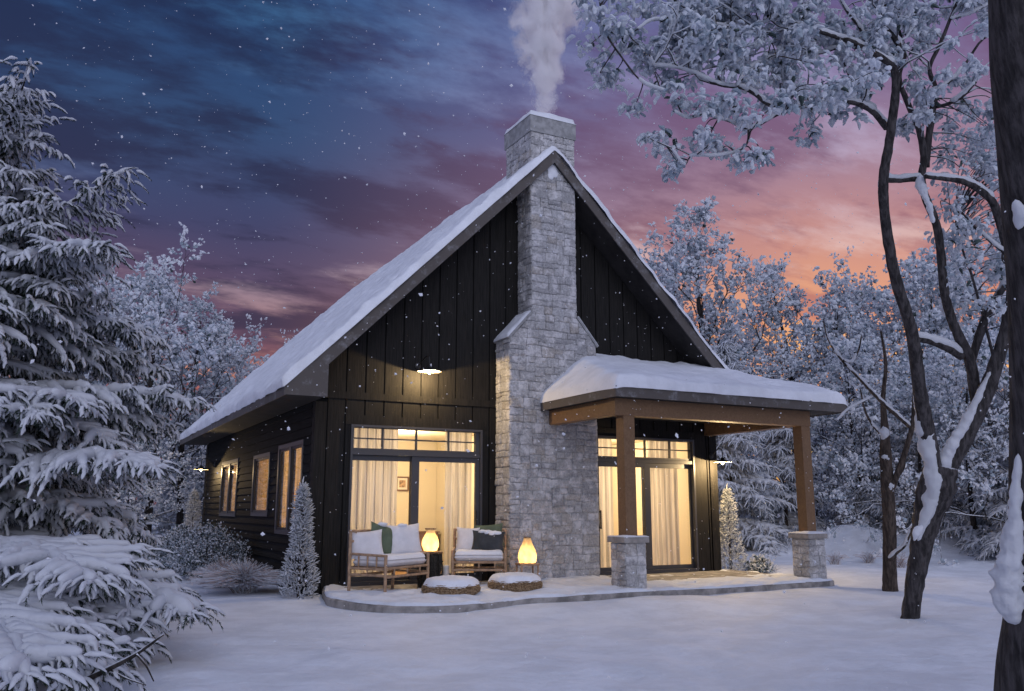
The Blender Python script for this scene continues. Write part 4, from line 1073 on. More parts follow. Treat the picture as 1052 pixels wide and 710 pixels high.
def spruce_meshes(name, H, rfun, seed, fl, fw, per, dz, zlow, tpl, step, pad, trunk_r, parent, extra=(), hang=.5, snow_share=1., skip=0.):
    rng = np.random.default_rng(seed); tw = Twigs(); mb = MB()
    z = zlow
    while z < H-.15:
        L0 = rfun(z); n = max(3, int(per*(.5+.5*min(1, L0/rfun(zlow)))))
        a0 = rng.uniform(0, 6.28); n = max(3, n+int(rng.integers(-2, 3)))
        for k_ in range(n):
            if skip and rng.random() < skip: continue
            az = a0+k_/n*2*np.pi+rng.uniform(-.35, .35); zj = rng.uniform(-1.1, 1.1)*dz; L = rfun(min(max(z+zj, zlow), H))*rng.uniform(.58, 1.14)
            low = 1-z/H
            bough(tw, mb, np.array([0, 0, max(.15, z+zj)]), az, L, rng.uniform(.02, .18)+(.35 if z > .82*H else 0), rng.uniform(.14, .46)*(.5+.6*low), rng, fl, fw, step, pad, hang=hang)
        z += dz*(.75+.35*low)
    for e_ in extra: bough(tw, mb, *e_[:5], rng, *e_[5:])
    tw.add(np.array([0, 0, H-.3]), np.array([0.02, 0, 1.]), .5, fw)
    tw.emit(mb, tpl, rng, snow_share=snow_share)
    crown = mb.build('crown', ['needle', 'tree_snow', 'bark'], parent, smooth=False)
    me = crown.data; mi = np.empty(len(me.polygons), np.int32); me.polygons.foreach_get('material_index', mi); me.polygons.foreach_set('use_smooth', mi > 0)
    mb = MB(); zz = np.linspace(-.3, H-.3, 14); mb.tube(np.c_[.04*np.sin(zz), .04*np.cos(zz*1.3), zz], trunk_r*(1-zz/H*.93).clip(.05), 10); mb.build('trunk', 'grey_bark', parent, smooth=True)

# ------------------------------------------------------------------ the big spruce on the left
TX, TY = -4.55, -3.0
nt = thing('spruce', (TX, TY, gz(TX, TY)), 'large snow-laden spruce at the left edge, nearest to the camera, boughs reaching across the snow', 'spruce')
rf = lambda z: np.interp(z, [.4, 1.0, 1.5, 2.2, 3.2, 4.2, 5.0, 5.6, 6.3], [1.3, 1.6, 2.1, 2.15, 1.85, 1.15, .58, .28, .05])
def toward(u, v, d, base):
    e_ = at(u, v, d)-np.array([TX, TY, gz(TX, TY)]); b = np.array(base); q = e_-b; return math.atan2(q[1], q[0]), math.hypot(q[0], q[1]), q[2]
ex = []
for (u, v, d, b, droop, pad) in [(180, 632, 7.2, (.1, -.3, .62), .16, .10), (105, 640, 6.9, (0, -.3, .55), .16, .10), (30, 668, 6.2, (0, -.3, .5), .2, .10), (150, 480, 8.2, (.1, -.2, 1.6), .3, .07),
                                 (-30, 660, 5.8, (0, -.3, .6), .2, .075), (34, 700, 5.4, (0, -.35, .45), .16, .065), (70, 600, 6.4, (0, -.3, .85), .2, .08), (-20, 700, 5.0, (0, -.35, .5), .15, .06), (122, 172, 9.2, (.05, 0, 4.4), -.08, .03), (100, 250, 8.8, (.05, 0, 3.9), .1, .05), (22, 66, 9.0, (0, 0, 5.4), 0, .02)]:
    az, L, dzv = toward(u, v, d, b); rise = dzv/L+droop
    ex.append((np.array(b), az, L, rise, droop, .15, .034, .11, pad))
spruce_meshes('spruce', 6.2, rf, 11, .115, .034, 11, .33, .50, FING, .105, .05, .17, nt, ex, hang=.7, snow_share=.95, skip=.22)

mb = MB(); rng = np.random.default_rng(6); o_ = np.array([TX, TY, gz(TX, TY)])
for rows, d in [([(-40, 735, 9), (20, 722, 8), (70, 706, 7), (110, 688, 6), (140, 672, 4), (168, 652, 2)], 5.6), ([(112, 687, 3), (128, 696, 2), (150, 704, 1.2)], 5.6), ([(140, 672, 2.6), (150, 684, 2), (158, 700, 1.2)], 5.55), ([(86, 700, 3), (96, 690, 2), (100, 676, 1.2)], 5.6)]:
    R_ = smooth_path(np.array(rows, float), 5); mb.tube(np.array([at(u, v, d) for u, v, _ in R_])-o_, R_[:, 2]*d/FPX/2, 7, 0, jit=.1, rng=rng)
mb.build('bare_branches', 'bark', nt, smooth=True)

# ------------------------------------------------------------------ broadleaf trees white with rime
def blob_tpl(seed):
    rng = np.random.default_rng(seed)
    V = np.array([(1, 0, 0), (-1, 0, 0), (0, .7, 0), (0, -.7, 0), (0, 0, .5), (0, 0, -.4)], float)*rng.uniform(.75, 1.2, (6, 1))+rng.uniform(-.12, .12, (6, 3))
    return V, np.array([(0, 2, 4), (2, 1, 4), (1, 3, 4), (3, 0, 4), (2, 0, 5), (1, 2, 5), (3, 1, 5), (0, 3, 5)])
BLOB = [blob_tpl(i) for i in range(4)]
def emit_blobs(mb, P, S, rng, mats_p):
    P = np.array(P); S = np.array(S); k = rng.integers(0, len(BLOB), len(P)); m_ = rng.choice(len(mats_p), len(P), p=mats_p)
    for i, (v, f_) in enumerate(BLOB):
        for j in range(len(mats_p)):
            q = (k == i) & (m_ == j)
            if q.any(): mb.scatter(v, f_, rot_rand(q.sum(), rng, S[q]), P[q], j)
def frost_tree(parent, H, spread, seed, nmain=16, blob=.12, zlow=.2, dens=1., upw=.75, lean=0., share=(.74, .25, .01), narrow=1.):
    rng = np.random.default_rng(seed); wood = MB(); crown = MB(); BP, BS = [], []
    zz = np.linspace(-.3, H*.93, 16); ph = rng.uniform(0, 6)
    tp = np.c_[.018*H*np.sin(zz*.5+ph)*zz/H*2+lean*zz, .018*H*np.cos(zz*.45+ph)*zz/H*2, zz]; tr = .016*H*(1-zz/H).clip(.04)**.8
    wood.tube(tp, tr, 8)
    def grow(p, d, L, r, lvl):
        n = 6; pts = [p]; q = p; dd = nrm(d)
        for i in range(n):
            dd = nrm(dd+rng.normal(0, .16, 3)+np.array([0, 0, .05])); q = q+dd*L/n; pts.append(q)
        pts = np.array(pts); crown.tube(pts, r*np.linspace(1, .35, n+1), 4 if lvl < 2 else 3, 3, close=False)
        if lvl >= 2:
            m_ = int(11*dens*max(.5, L/.8))
            t_ = rng.uniform(.1, 1.1, m_); b = np.stack([np.interp(t_*n, np.arange(n+1), pts[:, a]) for a in range(3)], 1)+rng.normal(0, .085*max(.8, L), (m_, 3))*np.array([1, 1, .8])
            BP.extend(b); BS.extend(blob*.74*rng.uniform(.5, 1.3, m_)); return
        kn = 5 if lvl == 0 else 5
        for i in range(kn):
            t_ = rng.uniform(.25, 1.0) if i else 1.0; j = min(n-1, int(t_*n)); b = pts[j]+(pts[j+1]-pts[j])*(t_*n-j) if j < n else pts[-1]
            sd = nrm(np.cross(dd, rng.normal(size=3))); grow(b, dd*.65+sd*.75+np.array([0, 0, .22]), L*rng.uniform(.42, .62), r*.5, lvl+1)
    for i in range(nmain):
        f_ = zlow+(1-zlow)*((i+rng.random())/nmain)**.9; z = f_*H*.93; b = np.array([np.interp(z, zz, tp[:, a]) for a in range(3)])
        az = i*2.4+rng.uniform(-.5, .5); sh = math.sin(math.pi*min(1, (1-f_)*.62+.16))*(1.05-f_*.55)
        d = np.array([math.cos(az), math.sin(az), upw*(.5+f_*1.3)]); grow(b, d, spread*sh*rng.uniform(.75, 1.2)*narrow, .0055*H*(1.1-f_), 0)
    emit_blobs(crown, BP, BS, rng, share)
    crown.build('crown', ['rime', 'frost', 'dark_leaf', 'bark'], parent); wood.build('trunk', 'bark', parent, smooth=True)
    return float(np.percentile(np.array(BP)[:, 2], 99.8))

PROTO = {}
def plant(kind, u, d, top, label, group, rz=None, rng=random.Random(7)):
    """a copy of a kind of tree standing d metres away, as tall as it shows"""
    p = at(u, 522, d); x, y = p[0], p[1]; z = gz(x, y); H0, root = PROTO[kind]
    s_ = (1.25+(522-top)*d/886-z)/H0
    if not root.get('used'):
        root['used'] = 1; root.location = (x, y, z-.05); root.scale = (s_,)*3; root['label'] = label; root['group'] = group; return root
    o = copy_thing(root, (x, y, z-.05), rng.uniform(0, 6.28) if rz is None else rz, s_, label); o['group'] = group; return o
def proto(kind, name, cat, H, fn):
    r = thing(name, (0, 0, 0), '', cat); H = fn(r) or H; PROTO[kind] = (H, r)
proto('fa', 'frosted_tree', 'tree', 12, lambda r: frost_tree(r, 12, 4.2, 1, 20, .145, .16, 1.0))
proto('fb', 'frosted_tree', 'tree', 10, lambda r: frost_tree(r, 10, 4.4, 2, 18, .135, .12, 1.1))
proto('fc', 'frosted_tree', 'tree', 14, lambda r: frost_tree(r, 14, 4.6, 3, 24, .16, .22, .9, 1.0, narrow=.8))
proto('fd', 'frosted_tree', 'tree', 8, lambda r: frost_tree(r, 8, 4.0, 4, 18, .12, .06, 1.2, .6))
rb = lambda H, w_: (lambda z: w_*(1-z/H)**.8+.1)
proto('sa', 'snowy_spruce', 'spruce', 11, lambda r: spruce_meshes('s', 11, rb(11, 3.4), 31, .46, .075, 9, .62, .5, FINGB, .34, .07, .17, r, hang=.45))
proto('sb', 'snowy_spruce', 'spruce', 9, lambda r: spruce_meshes('s', 9, rb(9, 3.2), 32, .46, .075, 9, .58, .3, FINGB, .34, .07, .16, r, hang=.55))
GR = 'frosted trees of the wood behind the porch'; GL = 'frosted trees of the wood left of the house'; GF = 'trees of the far wood closing the view'
GS = 'snowy spruces in the wood behind the porch'
plant('fc', 733, 34, 186, 'tallest frosted tree behind the house, its pointed top just right of the roof slope', GR, .5)
plant('fa', 690, 37, 240, 'frosted tree half hidden by the right slope of the roof', GR)
for (u, d, v, k_) in [(668, 44, 262, 'fb'), (760, 42, 318, 'fb'), (818, 36, 258, 'fc'), (868, 33, 262, 'fb'), (905, 36, 272, 'fa'), (925, 30, 292, 'fd'), (948, 33, 245, 'fb'), (985, 29, 250, 'fa'),
                      (1022, 31, 225, 'fb'), (1065, 28, 210, 'fa'), (1000, 24, 330, 'fd'), (885, 27, 345, 'fd'), (1045, 22, 330, 'fd'), (950, 25, 365, 'fd'), (910, 42, 320, 'fa')]:
    plant(k_, u, d, v, 'frosted bare-limbed tree in the snowy wood behind the porch', GR)
plant('sa', 752, 26, 352, 'dark-trunked snowy spruce seen under the porch beam', GS)
plant('sb', 806, 28, 395, 'broad snowy spruce seen between the porch posts, behind the right one', GS)
for (u, d, v, k_) in [(872, 31, 425, 'sb'), (900, 27, 400, 'sa'), (945, 26, 410, 'sb'), (985, 27, 385, 'sa'), (1030, 24, 395, 'sb'), (1070, 22, 360, 'sa'), (840, 38, 415, 'sa')]:
    plant(k_, u, d, v, 'snowy spruce among the trunks at the right of the snowy wood', GS)
plant('fb', 152, 27, 246, 'tall frosted tree standing behind the big spruce, tip against the purple sky', GL)
for (u, d, v, k_) in [(186, 29, 285, 'fa'), (122, 31, 262, 'fa'), (215, 31, 318, 'fb'), (245, 34, 340, 'fb'), (275, 38, 372, 'fd'), (305, 42, 392, 'fd'), (92, 27, 280, 'fb'), (200, 36, 400, 'fd'), (150, 32, 410, 'fd'), (240, 40, 410, 'fd'),
                      (55, 33, 235, 'fa'), (10, 36, 240, 'fb'), (120, 26, 420, 'fd'), (268, 31, 430, 'fd'), (188, 34, 430, 'sa'), (110, 25, 400, 'fd'), (60, 24, 380, 'fd')]:
    plant(k_, u, d, v, 'frosted tree of the snowy wood between the big spruce and the house', GL)
rr = random.Random(5)
for k_ in range(62):
    u = -240+k_*26+rr.uniform(-10, 10); d = rr.uniform(46, 62)
    plant(rr.choice(['sa', 'sb', 'fb', 'fd']), u, d, rr.uniform(395, 440), 'small snowy tree deep in the far wood', GF)

# ------------------------------------------------------------------ the forked tree at the right
def stem_path(rows, d0, d1, n=4):
    """rows of (u, v, width in pixels) -> points and radii, distance d0 at the foot to d1 at the tip"""
    R_ = smooth_path(np.array(rows, float), n); k = len(R_); dd = np.linspace(d0, d1, k)
    return np.array([at(u, v, d) for (u, v, _), d in zip(R_, dd)]), R_[:, 2]*dd/FPX/2
def snow_on(mb, P, r, mat, rng, thick=.55, steep=.80, keep=.9):
    """snow resting on the upper side of a branch, where it is not too steep"""
    tn = np.gradient(P, axis=0); tn /= np.linalg.norm(tn, axis=1)[:, None]+1e-9
    gap = fbm(P*2.2, 8, 2) > -.55; run, rr_ = [], []
    def flush():
        if len(run) > 2: mb.lumpy(np.array(run), np.array(rr_), mat, len(run), 9, .45)
    for p, t_, ri, g_ in zip(P, tn, r, gap):
        if abs(t_[2]) < steep and g_:
            u = np.array([0, 0, 1.])-t_*t_[2]; u /= np.linalg.norm(u)
            run.append(p+u*ri*.72); rr_.append(ri*thick+.012)
        else: flush(); run, rr_ = [], []
    flush()
def leaf_tpl(seed):
    """a curled leaf under a pad of snow, hanging from its stalk"""
    rng = np.random.default_rng(seed); n = 6; s_ = 6; V = []
    c = np.array([(x, .08*math.sin(3*x+seed), .10*math.sin(x*2.6)-.30*x*x) for x in np.linspace(0, 1, n)])
    for i in range(n):
        r = .34*math.sin(math.pi*(i+.5)/n)**.8*rng.uniform(.75, 1.2); a = np.arange(s_)/s_*2*np.pi
        V.append(np.stack([np.full(s_, c[i, 0]), c[i, 1]+np.cos(a)*r, c[i, 2]+np.sin(a)*r*.55], 1))
    return np.concatenate(V), np.array([(i*s_+j, i*s_+(j+1) % s_, (i+1)*s_+(j+1) % s_, (i+1)*s_+j) for i in range(n-1) for j in range(s_)])
LEAF = [leaf_tpl(i) for i in range(6)]
class Leaves:
    def __init__(s): s.p, s.d, s.l = [], [], []
    def clump(s, c, size, n, rng, out=None, droop=.6, leaf=(.09, .17)):
        for i in range(n):
            o_ = np.clip(rng.normal(0, 1, 3), -1.7, 1.7)*np.array([.5, .5, .40])*size
            d = nrm(rng.normal(0, 1, 3)*np.array([1, 1, .45])+np.array([0, 0, -droop])); s.p.append(c+o_); s.d.append(d); s.l.append(rng.uniform(*leaf))
    def emit(s, mb, rng, mats_p):
        P, D, L = np.array(s.p), np.array(s.d), np.array(s.l); k = rng.integers(0, len(LEAF), len(P)); m_ = rng.choice(len(mats_p), len(P), p=mats_p)
        for i, (v, f_) in enumerate(LEAF):
            for j in range(len(mats_p)):
                q = (k == i) & (m_ == j)
                if q.any(): mb.scatter(v, f_, frames(D[q], L[q], L[q]*rng.uniform(.7, 1.3, q.sum())), P[q], j)

ft = thing('forked_tree', at(936, 640, 10.6), 'dark forked tree at the right, snow in its crotch, white leaf clumps overhanging the porch', 'tree')
O_ = at(936, 640, 10.6)
rng = np.random.default_rng(77)
STEMS = [  # trunk and main limbs: rows (u, v, width), distance at foot and tip
    ([(931, 656, 24), (935, 634, 18), (940, 600, 18), (946, 565, 21), (953, 530, 28), (962, 500, 36), (968, 478, 30)], 10.6, 10.5),
    ([(962, 505, 26), (957, 470, 24), (950, 430, 21), (944, 395, 19), (940, 360, 18), (934, 330, 17), (921, 290, 16), (913, 250, 15), (908, 210, 14.5), (908, 180, 14), (913, 150, 13), (917, 120, 12.5), (920, 95, 12), (919, 72, 11), (910, 62, 9.5), (893, 52, 8.5), (876, 43, 8), (857, 37, 7), (830, 28, 6.5), (815, 23, 6), (798, 13, 6), (784, -2, 5), (765, -25, 4)], 10.5, 9.2),
    ([(966, 490, 27), (978, 470, 26), (992, 446, 24), (1006, 418, 22), (1018, 390, 19), (1029, 355, 16), (1036, 325, 14), (1040, 292, 12), (1036, 262, 11), (1028, 232, 10), (1020, 208, 10), (1005, 194, 9), (988, 186, 8), (968, 183, 7), (950, 181, 6)], 10.6, 10.2),
    ([(1004, 424, 16), (1001, 396, 16), (996, 368, 15), (987, 350, 14), (977, 326, 13), (970, 298, 12.5), (967, 265, 12), (962, 231, 11.5), (952, 206, 11), (947, 186, 10.5), (949, 160, 10), (944, 132, 9), (933, 107, 8), (924, 80, 6), (930, 55, 5), (922, 20, 4), (930, -20, 3)], 10.7, 10.2),
    ([(998, 372, 9), (1006, 345, 11), (1014, 324, 11), (1030, 296, 9), (1042, 284, 7), (1062, 262, 5)], 10.7, 10.9),
    ([(938, 347, 11), (955, 350, 10), (973, 357, 11), (988, 366, 12)], 10.45, 10.65),
    ([(906, 184, 9), (920, 185, 8), (934, 184, 8), (948, 183, 9)], 10.4, 10.4),
    ([(951, 172, 9), (954, 142, 9), (958, 114, 8.5), (961, 92, 7), (955, 70, 5), (966, 45, 5), (976, 20, 4), (990, -15, 3)], 10.5, 10.2),
    ([(960, 110, 5), (970, 108, 5), (980, 104, 5), (990, 98, 4), (1003, 84, 3)], 10.4, 10.0),
    ([(919, 78, 9), (925, 54, 8), (917, 36, 7), (905, 20, 6), (912, -8, 5), (905, -40, 4)], 10.0, 9.6),
    ([(911, 131, 9), (902, 120, 8), (893, 112, 7.5), (876, 105, 7), (848, 105, 6), (822, 110, 5.5), (800, 111, 5.5), (786, 105, 5.5), (775, 96, 5.5), (762, 90, 5), (739, 87, 4), (708, 73, 3.2), (686, 68, 2.6), (672, 66, 2.2), (667, 56, 1.8)], 10.2, 8.6),
    ([(822, 111, 4.5), (798, 118, 4), (770, 132, 3.6), (748, 124, 3.2), (725, 118, 3), (708, 121, 2.2), (692, 114, 1.6)], 9.6, 8.8),
    ([(769, 132, 3), (768, 146, 2.8), (759, 155, 2.5), (736, 160, 2.3), (711, 160, 2), (703, 169, 1.6), (690, 152, 1.3)], 9.2, 8.8),
    ([(758, 89, 3), (763, 78, 3), (771, 69, 3), (793, 59, 3.4), (815, 56, 3.6), (840, 55, 3.8), (860, 49, 4)], 9.0, 9.9),
    ([(900, 112, 3.5), (884, 98, 3), (872, 78, 2.4), (866, 62, 1.8)], 10.1, 9.8),
    ([(866, 106, 3.5), (852, 82, 3), (842, 62, 2.6), (826, 44, 2)], 9.9, 9.7),
    ([(800, 15, 4), (788, 22, 3), (765, 30, 2.6), (742, 26, 2), (720, 22, 1.6)], 9.3, 9.0),
    ([(730, -70, 4), (670, -40, 3.4), (636, -14, 3), (618, 4, 3), (621, 31, 2.6), (641, 62, 2.4), (660, 84, 2.2), (683, 93, 2)], 9.3, 8.6),
    ([(765, -25, 4), (735, -5, 3.2), (700, 20, 2.6), (672, 20, 2.2), (655, 30, 1.8)], 9.2, 8.7),
    ([(893, 52, 5), (884, 30, 4), (868, 8, 3.6), (855, -18, 3)], 9.9, 9.7),
    ([(1036, 262, 5), (1020, 250, 4), (1000, 232, 3.4), (985, 215, 2.6)], 10.3, 10.6),
    ([(1022, 372, 4), (1008, 318, 3.2), (996, 276, 3), (982, 240, 2.4)], 10.7, 11.0),
    ([(961, 95, 4), (985, 75, 3.4), (1010, 40, 3), (1030, 38, 2)], 10.3, 10.0),
    ([(976, 20, 3), (1005, 10, 2.8), (1040, -10, 2)], 10.2, 10.0),
]
wood = MB(); snow_ = MB(); pts_all = []
for k_, (rows, d0, d1) in enumerate(STEMS):
    P, r = stem_path(rows, d0, d1, 5); P = P-O_; r = r*(1, .70, .80, .72)[k_] if k_ < 4 else r*.8
    wood.tube(P, r, 12 if k_ < 4 else 8, 0, jit=.08, rng=rng); pts_all.append(P)
    snow_on(snow_, P, r, 0, rng, .75 if k_ < 4 else .9, .80 if k_ > 0 else .9)
# snow packed into the crotch and plastered on the upper side of the leaning limbs
for k_, (rows, d) in enumerate([([(938, 350, 6), (942, 385, 10), (947, 415, 14), (952, 445, 18), (957, 470, 20), (961, 492, 24), (958, 515, 20), (950, 538, 12), (945, 556, 5)], 10.36),
        ([(1024, 372, 5), (1012, 398, 8), (1001, 420, 11), (990, 440, 13), (979, 460, 15), (968, 482, 20)], 10.40), ([(950, 540, 8), (944, 546, 9), (941, 556, 5)], 10.33),
        ([(908, 176, 7), (907, 190, 11), (909, 204, 6)], 10.2), ([(947, 178, 8), (948, 192, 12), (956, 208, 8), (961, 228, 5)], 10.25), ([(936, 342, 7), (940, 356, 9)], 10.35), ([(925, 288, 2), (934, 318, 5), (941, 352, 6)], 10.3)]):
    P, r = stem_path(rows, d, d, 4); snow_.lumpy(P-O_+np.array([.05, .09, 0])*.5, r*.76, 0, k_+3, 18, .6, 1.5)
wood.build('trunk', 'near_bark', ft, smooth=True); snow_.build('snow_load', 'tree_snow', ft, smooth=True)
lv = Leaves(); tw_ = MB(); allp = np.concatenate([p[2:] for p in pts_all[6:]]+[pts_all[1][60:], pts_all[3][50:]])
def hang(u, v, d, size, n, leaf=(.05, .105)):
    n = int(n*2.6)
    c = at(u, v, d)-O_; q = allp[np.argmin(np.linalg.norm(allp-c, axis=1))]
    m_ = (q+c)/2+rng.normal(0, .06, 3)+np.array([0, 0, .05]); P = smooth_path([q, m_, c], 5); tw_.tube(P, np.linspace(.010, .004, len(P)), 4, 0)
    lv.clump(c, size, n, rng, leaf=leaf)
for (u, v) in [(607, 10), (606, 46), (627, 24), (640, 30), (622, 72), (628, 80), (650, 40), (660, 50), (666, 66), (690, 84), (684, 90), (653, 108), (700, 26), (712, 18), (690, 14), (706, 46), (713, 58), (730, 38), (742, 44), (754, 33), (745, 70), (752, 62), (700, 104), (722, 106), (735, 106), (748, 104), (758, 112), (768, 82), (780, 76), (676, 142), (684, 150), (694, 164), (690, 172),
               (718, 144), (730, 148), (742, 152), (724, 138), (764, 164), (774, 158), (783, 160), (800, 66), (812, 98), (806, 102), (774, 118), (838, 100), (850, 96), (862, 88), (884, 84), (896, 74), (840, 66), (820, 30), (770, 18), (780, 40), (756, 8), (735, 12), (718, 4), (690, -6), (664, 8), (645, 2), (600, -8), (628, -10)]:
    hang(u, v, rng.uniform(8.7, 9.4), rng.uniform(.11, .19), int(rng.uniform(12, 20)))
def spray(p, d, L, r, lvl):
    """a twig that forks, a thin line of snow along it and a few white leaves"""
    n_ = 5; pts = [p]; q = p; dd = nrm(d)
    for i in range(n_): dd = nrm(dd+rng.normal(0, .20, 3)+np.array([0, 0, .02])); q = q+dd*L/n_; pts.append(q)
    pts = np.array(pts); rr_ = r*np.linspace(1, .4, n_+1); tw_.tube(pts, rr_, 5, 0)
    sn_.tube(pts+np.array([0, 0, 1])*(rr_*.8)[:, None], rr_*.95+.004, 5, 0, jit=.3, rng=rng)
    if lvl == 0:
        for i in range(4): spray(pts[rng.integers(2, n_+1)], dd*.6+nrm(rng.normal(size=3))*.8, L*rng.uniform(.4, .65), r*.6, 1)
    else:
        for t_ in rng.uniform(.35, 1.05, 3): lv.clump(pts[0]+(pts[-1]-pts[0])*t_-np.array([0, 0, .03]), rng.uniform(.05, .10), int(rng.uniform(7, 13)), rng, leaf=(.05, .10))
sn_ = MB()
up_ = np.concatenate([pts_all[i][6:] for i in (7, 8, 9, 10, 13, 14, 15, 16, 18, 19, 22, 23)]+[pts_all[1][62:], pts_all[3][48:]])
for k_ in range(74):
    p = up_[rng.integers(len(up_))]; d = rng.normal(size=3); d[2] = abs(d[2])*.7+.15
    spray(p, d, rng.uniform(.4, .95), .010, 0)
for k_ in range(16):
    hang(rng.uniform(690, 830), rng.uniform(-40, 40), rng.uniform(8.8, 9.6), rng.uniform(.12, .22), 14)
for k_ in range(100):
    hang(rng.uniform(968, 1070), rng.uniform(110, 330), rng.uniform(10.2, 11.6), rng.uniform(.12, .22), 10, (.05, .09))
leaves = MB(); lv.emit(leaves, rng, (.76, .22, .02))
for (c_, m_), arrs in tw_.f.items():
    for a_ in arrs: leaves.f.setdefault((c_, 3), []).append(a_+leaves.n)
leaves.v += tw_.v; leaves.r += tw_.r; leaves.n += tw_.n
for (c_, m_), arrs in sn_.f.items():
    for a_ in arrs: leaves.f.setdefault((c_, 0), []).append(a_+leaves.n)
leaves.v += sn_.v; leaves.r += sn_.r; leaves.n += sn_.n
leaves.build('crown', ['leaf_snow', 'frost', 'dark_leaf', 'near_bark'], ft)

# slender tree standing between the porch and the forked tree
O_ = at(913, 606, 14.0); st = thing('slender_tree', O_, 'slender bare tree with thin arching branches standing right of the porch post', 'tree')
wood = MB(); snow_ = MB()
for k_, (rows, d0, d1) in enumerate([([(915, 612, 17), (914, 590, 14), (914, 545, 13.5), (912, 505, 13), (910, 470, 12), (909, 440, 8), (907, 410, 5), (910, 375, 3.5), (905, 340, 2)], 14, 14),
        ([(913, 510, 8), (920, 492, 7), (931, 461, 6), (938, 432, 5), (940, 395, 3.4), (948, 360, 2)], 14, 13.6), ([(936, 440, 4), (925, 430, 4), (911, 418, 4), (897, 404, 3.6), (884, 390, 3.2), (864, 369, 2.6), (851, 349, 1.8), (846, 330, 1.2)], 13.8, 13.2),
        ([(866, 370, 2.2), (875, 372, 2), (882, 360, 1.8), (885, 345, 1.3)], 13.3, 13.2), ([(918, 494, 4), (928, 480, 3.4), (930, 462, 2.4), (935, 450, 1.6)], 14, 13.8), ([(899, 406, 2.4), (888, 412, 2), (872, 420, 1.6), (860, 432, 1)], 13.6, 13.4),
        ([(909, 450, 3), (896, 436, 2.6), (888, 420, 2), (884, 400, 1.4)], 14, 14.2), ([(914, 575, 4), (921, 568, 4), (930, 560, 3), (936, 545, 2.6), (938, 540, 1.6)], 13.9, 13.5)]):
    P, r = stem_path(rows, d0, d1, 5); P = P-O_; wood.tube(P, r, 9 if k_ == 0 else 6, 0, jit=.06, rng=rng); snow_on(snow_, P, r, 0, rng, .8, .9, .85)
for (u, v, rz_) in [(908, 445, .09), (910, 470, .05), (915, 500, .10)]: snow_.blob(at(u, v, 13.95)-O_, (.06, .07, rz_), 0, u+v, 16, 12, .7)
wood.build('trunk', 'grey_bark', st, smooth=True); snow_.build('snow_clumps', 'tree_snow', st, smooth=True)

# thick trunk at the right edge of the view
O_ = at(1090, 772, 5.0); bt = thing('thick_trunk', O_, 'thick dark trunk at the right edge with snow stuck to its side', 'tree')
rows = [(1062, 800, 92), (1064, 740, 80), (1066, 680, 74), (1070, 620, 66), (1073, 540, 66), (1076, 460, 68), (1077, 380, 70), (1076, 300, 72), (1072, 220, 74), (1065, 130, 74), (1060, 60, 76), (1057, -20, 74), (1052, -120, 72), (1060, -300, 60), (1075, -500, 40)]
P, r = stem_path(rows, 5, 5, 8); P = P-O_
mb = MB(); n_ = 40; a = np.arange(n_)/n_*2*np.pi; k = len(P)
ridge = 1+.05*fbm(np.stack([np.repeat(np.cos(a)[None]*7, k, 0), np.repeat(np.sin(a)[None]*7, k, 0), np.repeat((P[:, 2]*1.2)[:, None], n_, 1)], -1).reshape(-1, 3), 3, 4).reshape(k, n_)
V = P[:, None]+np.stack([np.cos(a)[None]*r[:, None]*ridge, np.sin(a)[None]*r[:, None]*ridge, 0*ridge], -1)
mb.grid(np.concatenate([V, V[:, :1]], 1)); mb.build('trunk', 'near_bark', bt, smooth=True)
mb = MB()
P, r = stem_path([(1046, 466, 8), (1044, 500, 16), (1042, 535, 24), (1038, 570, 36), (1036, 600, 44), (1038, 622, 40), (1044, 642, 20)], 4.95, 4.95, 6); mb.lumpy(P-O_, r*.60, 0, 4, 30, .7, 1.9)
mb.build('stuck_snow', 'tree_snow', bt, smooth=True)
mb = MB(); P, r = stem_path([(1043, 205, 6), (1048, 222, 16), (1046, 236, 8)], 4.90, 4.90, 6); mb.lumpy(P-O_, r, 0, 9, 14, .5, 1.2); mb.build('stuck_snow', 'tree_snow', bt, smooth=True)
for k_, rows in enumerate([[(1060, -60, 20), (1010, -110, 16), (960, -140, 12), (900, -150, 8)], [(1066, -200, 20), (1130, -260, 14), (1200, -300, 8)]]):
    P2, r2 = stem_path(rows, 5, 5.4, 5); mb = MB(); mb.tube(P2-O_, r2, 8, 0); mb.build('limb', 'near_bark', bt, smooth=True)

# ------------------------------------------------------------------ shrubs round the house
def cone_shrub(loc, H, r, label, seed, group='rimed cone-shaped shrubs by the house'):
    S = thing('cone_shrub', loc, label, 'shrub', group); rng = np.random.default_rng(seed); tw = Twigs(); mb = MB()
    n = int(1900*H/1.8)
    for i in range(n):
        f_ = rng.random()**.85; z = f_*H*.93; rr_ = r*(1-f_**1.6)**.8*(.9+.16*math.sin(f_*9))*rng.uniform(.55, 1.08)+.01; a = rng.uniform(0, 6.283)
        d = np.array([math.cos(a)*.8, math.sin(a)*.8, rng.uniform(.1, 1.3)])+rng.normal(0, .35, 3); tw.add(np.array([math.cos(a)*rr_, math.sin(a)*rr_, z]), d, rng.uniform(.045, .10), rng.uniform(.014, .026))
    tw.add(np.array([0, 0, H*.92]), np.array([0, 0, 1.]), .17, .03)
    tw.emit(mb, FINGS, rng, snow_share=.92); mb.build('foliage', ['dark_leaf', 'tree_snow'], S)
    mb = MB(); mb.tube([(0, 0, -.1), (0, 0, H*.4), (0, 0, H*.85)], [.03, .02, .008], 6); mb.build('stem', 'grey_bark', S)
    return S
FINGS = [finger(40+i, 14, 5, 4, .95, .15) for i in range(4)]
cone_shrub((-.22, -.26, -.13), 1.84, .25, 'rimed cone-shaped shrub at the front left corner of the house', 1)
cone_shrub((9.10, .42, -.12), 1.86, .29, 'lamplit rimed cone-shaped shrub behind the right front corner of the house', 2)
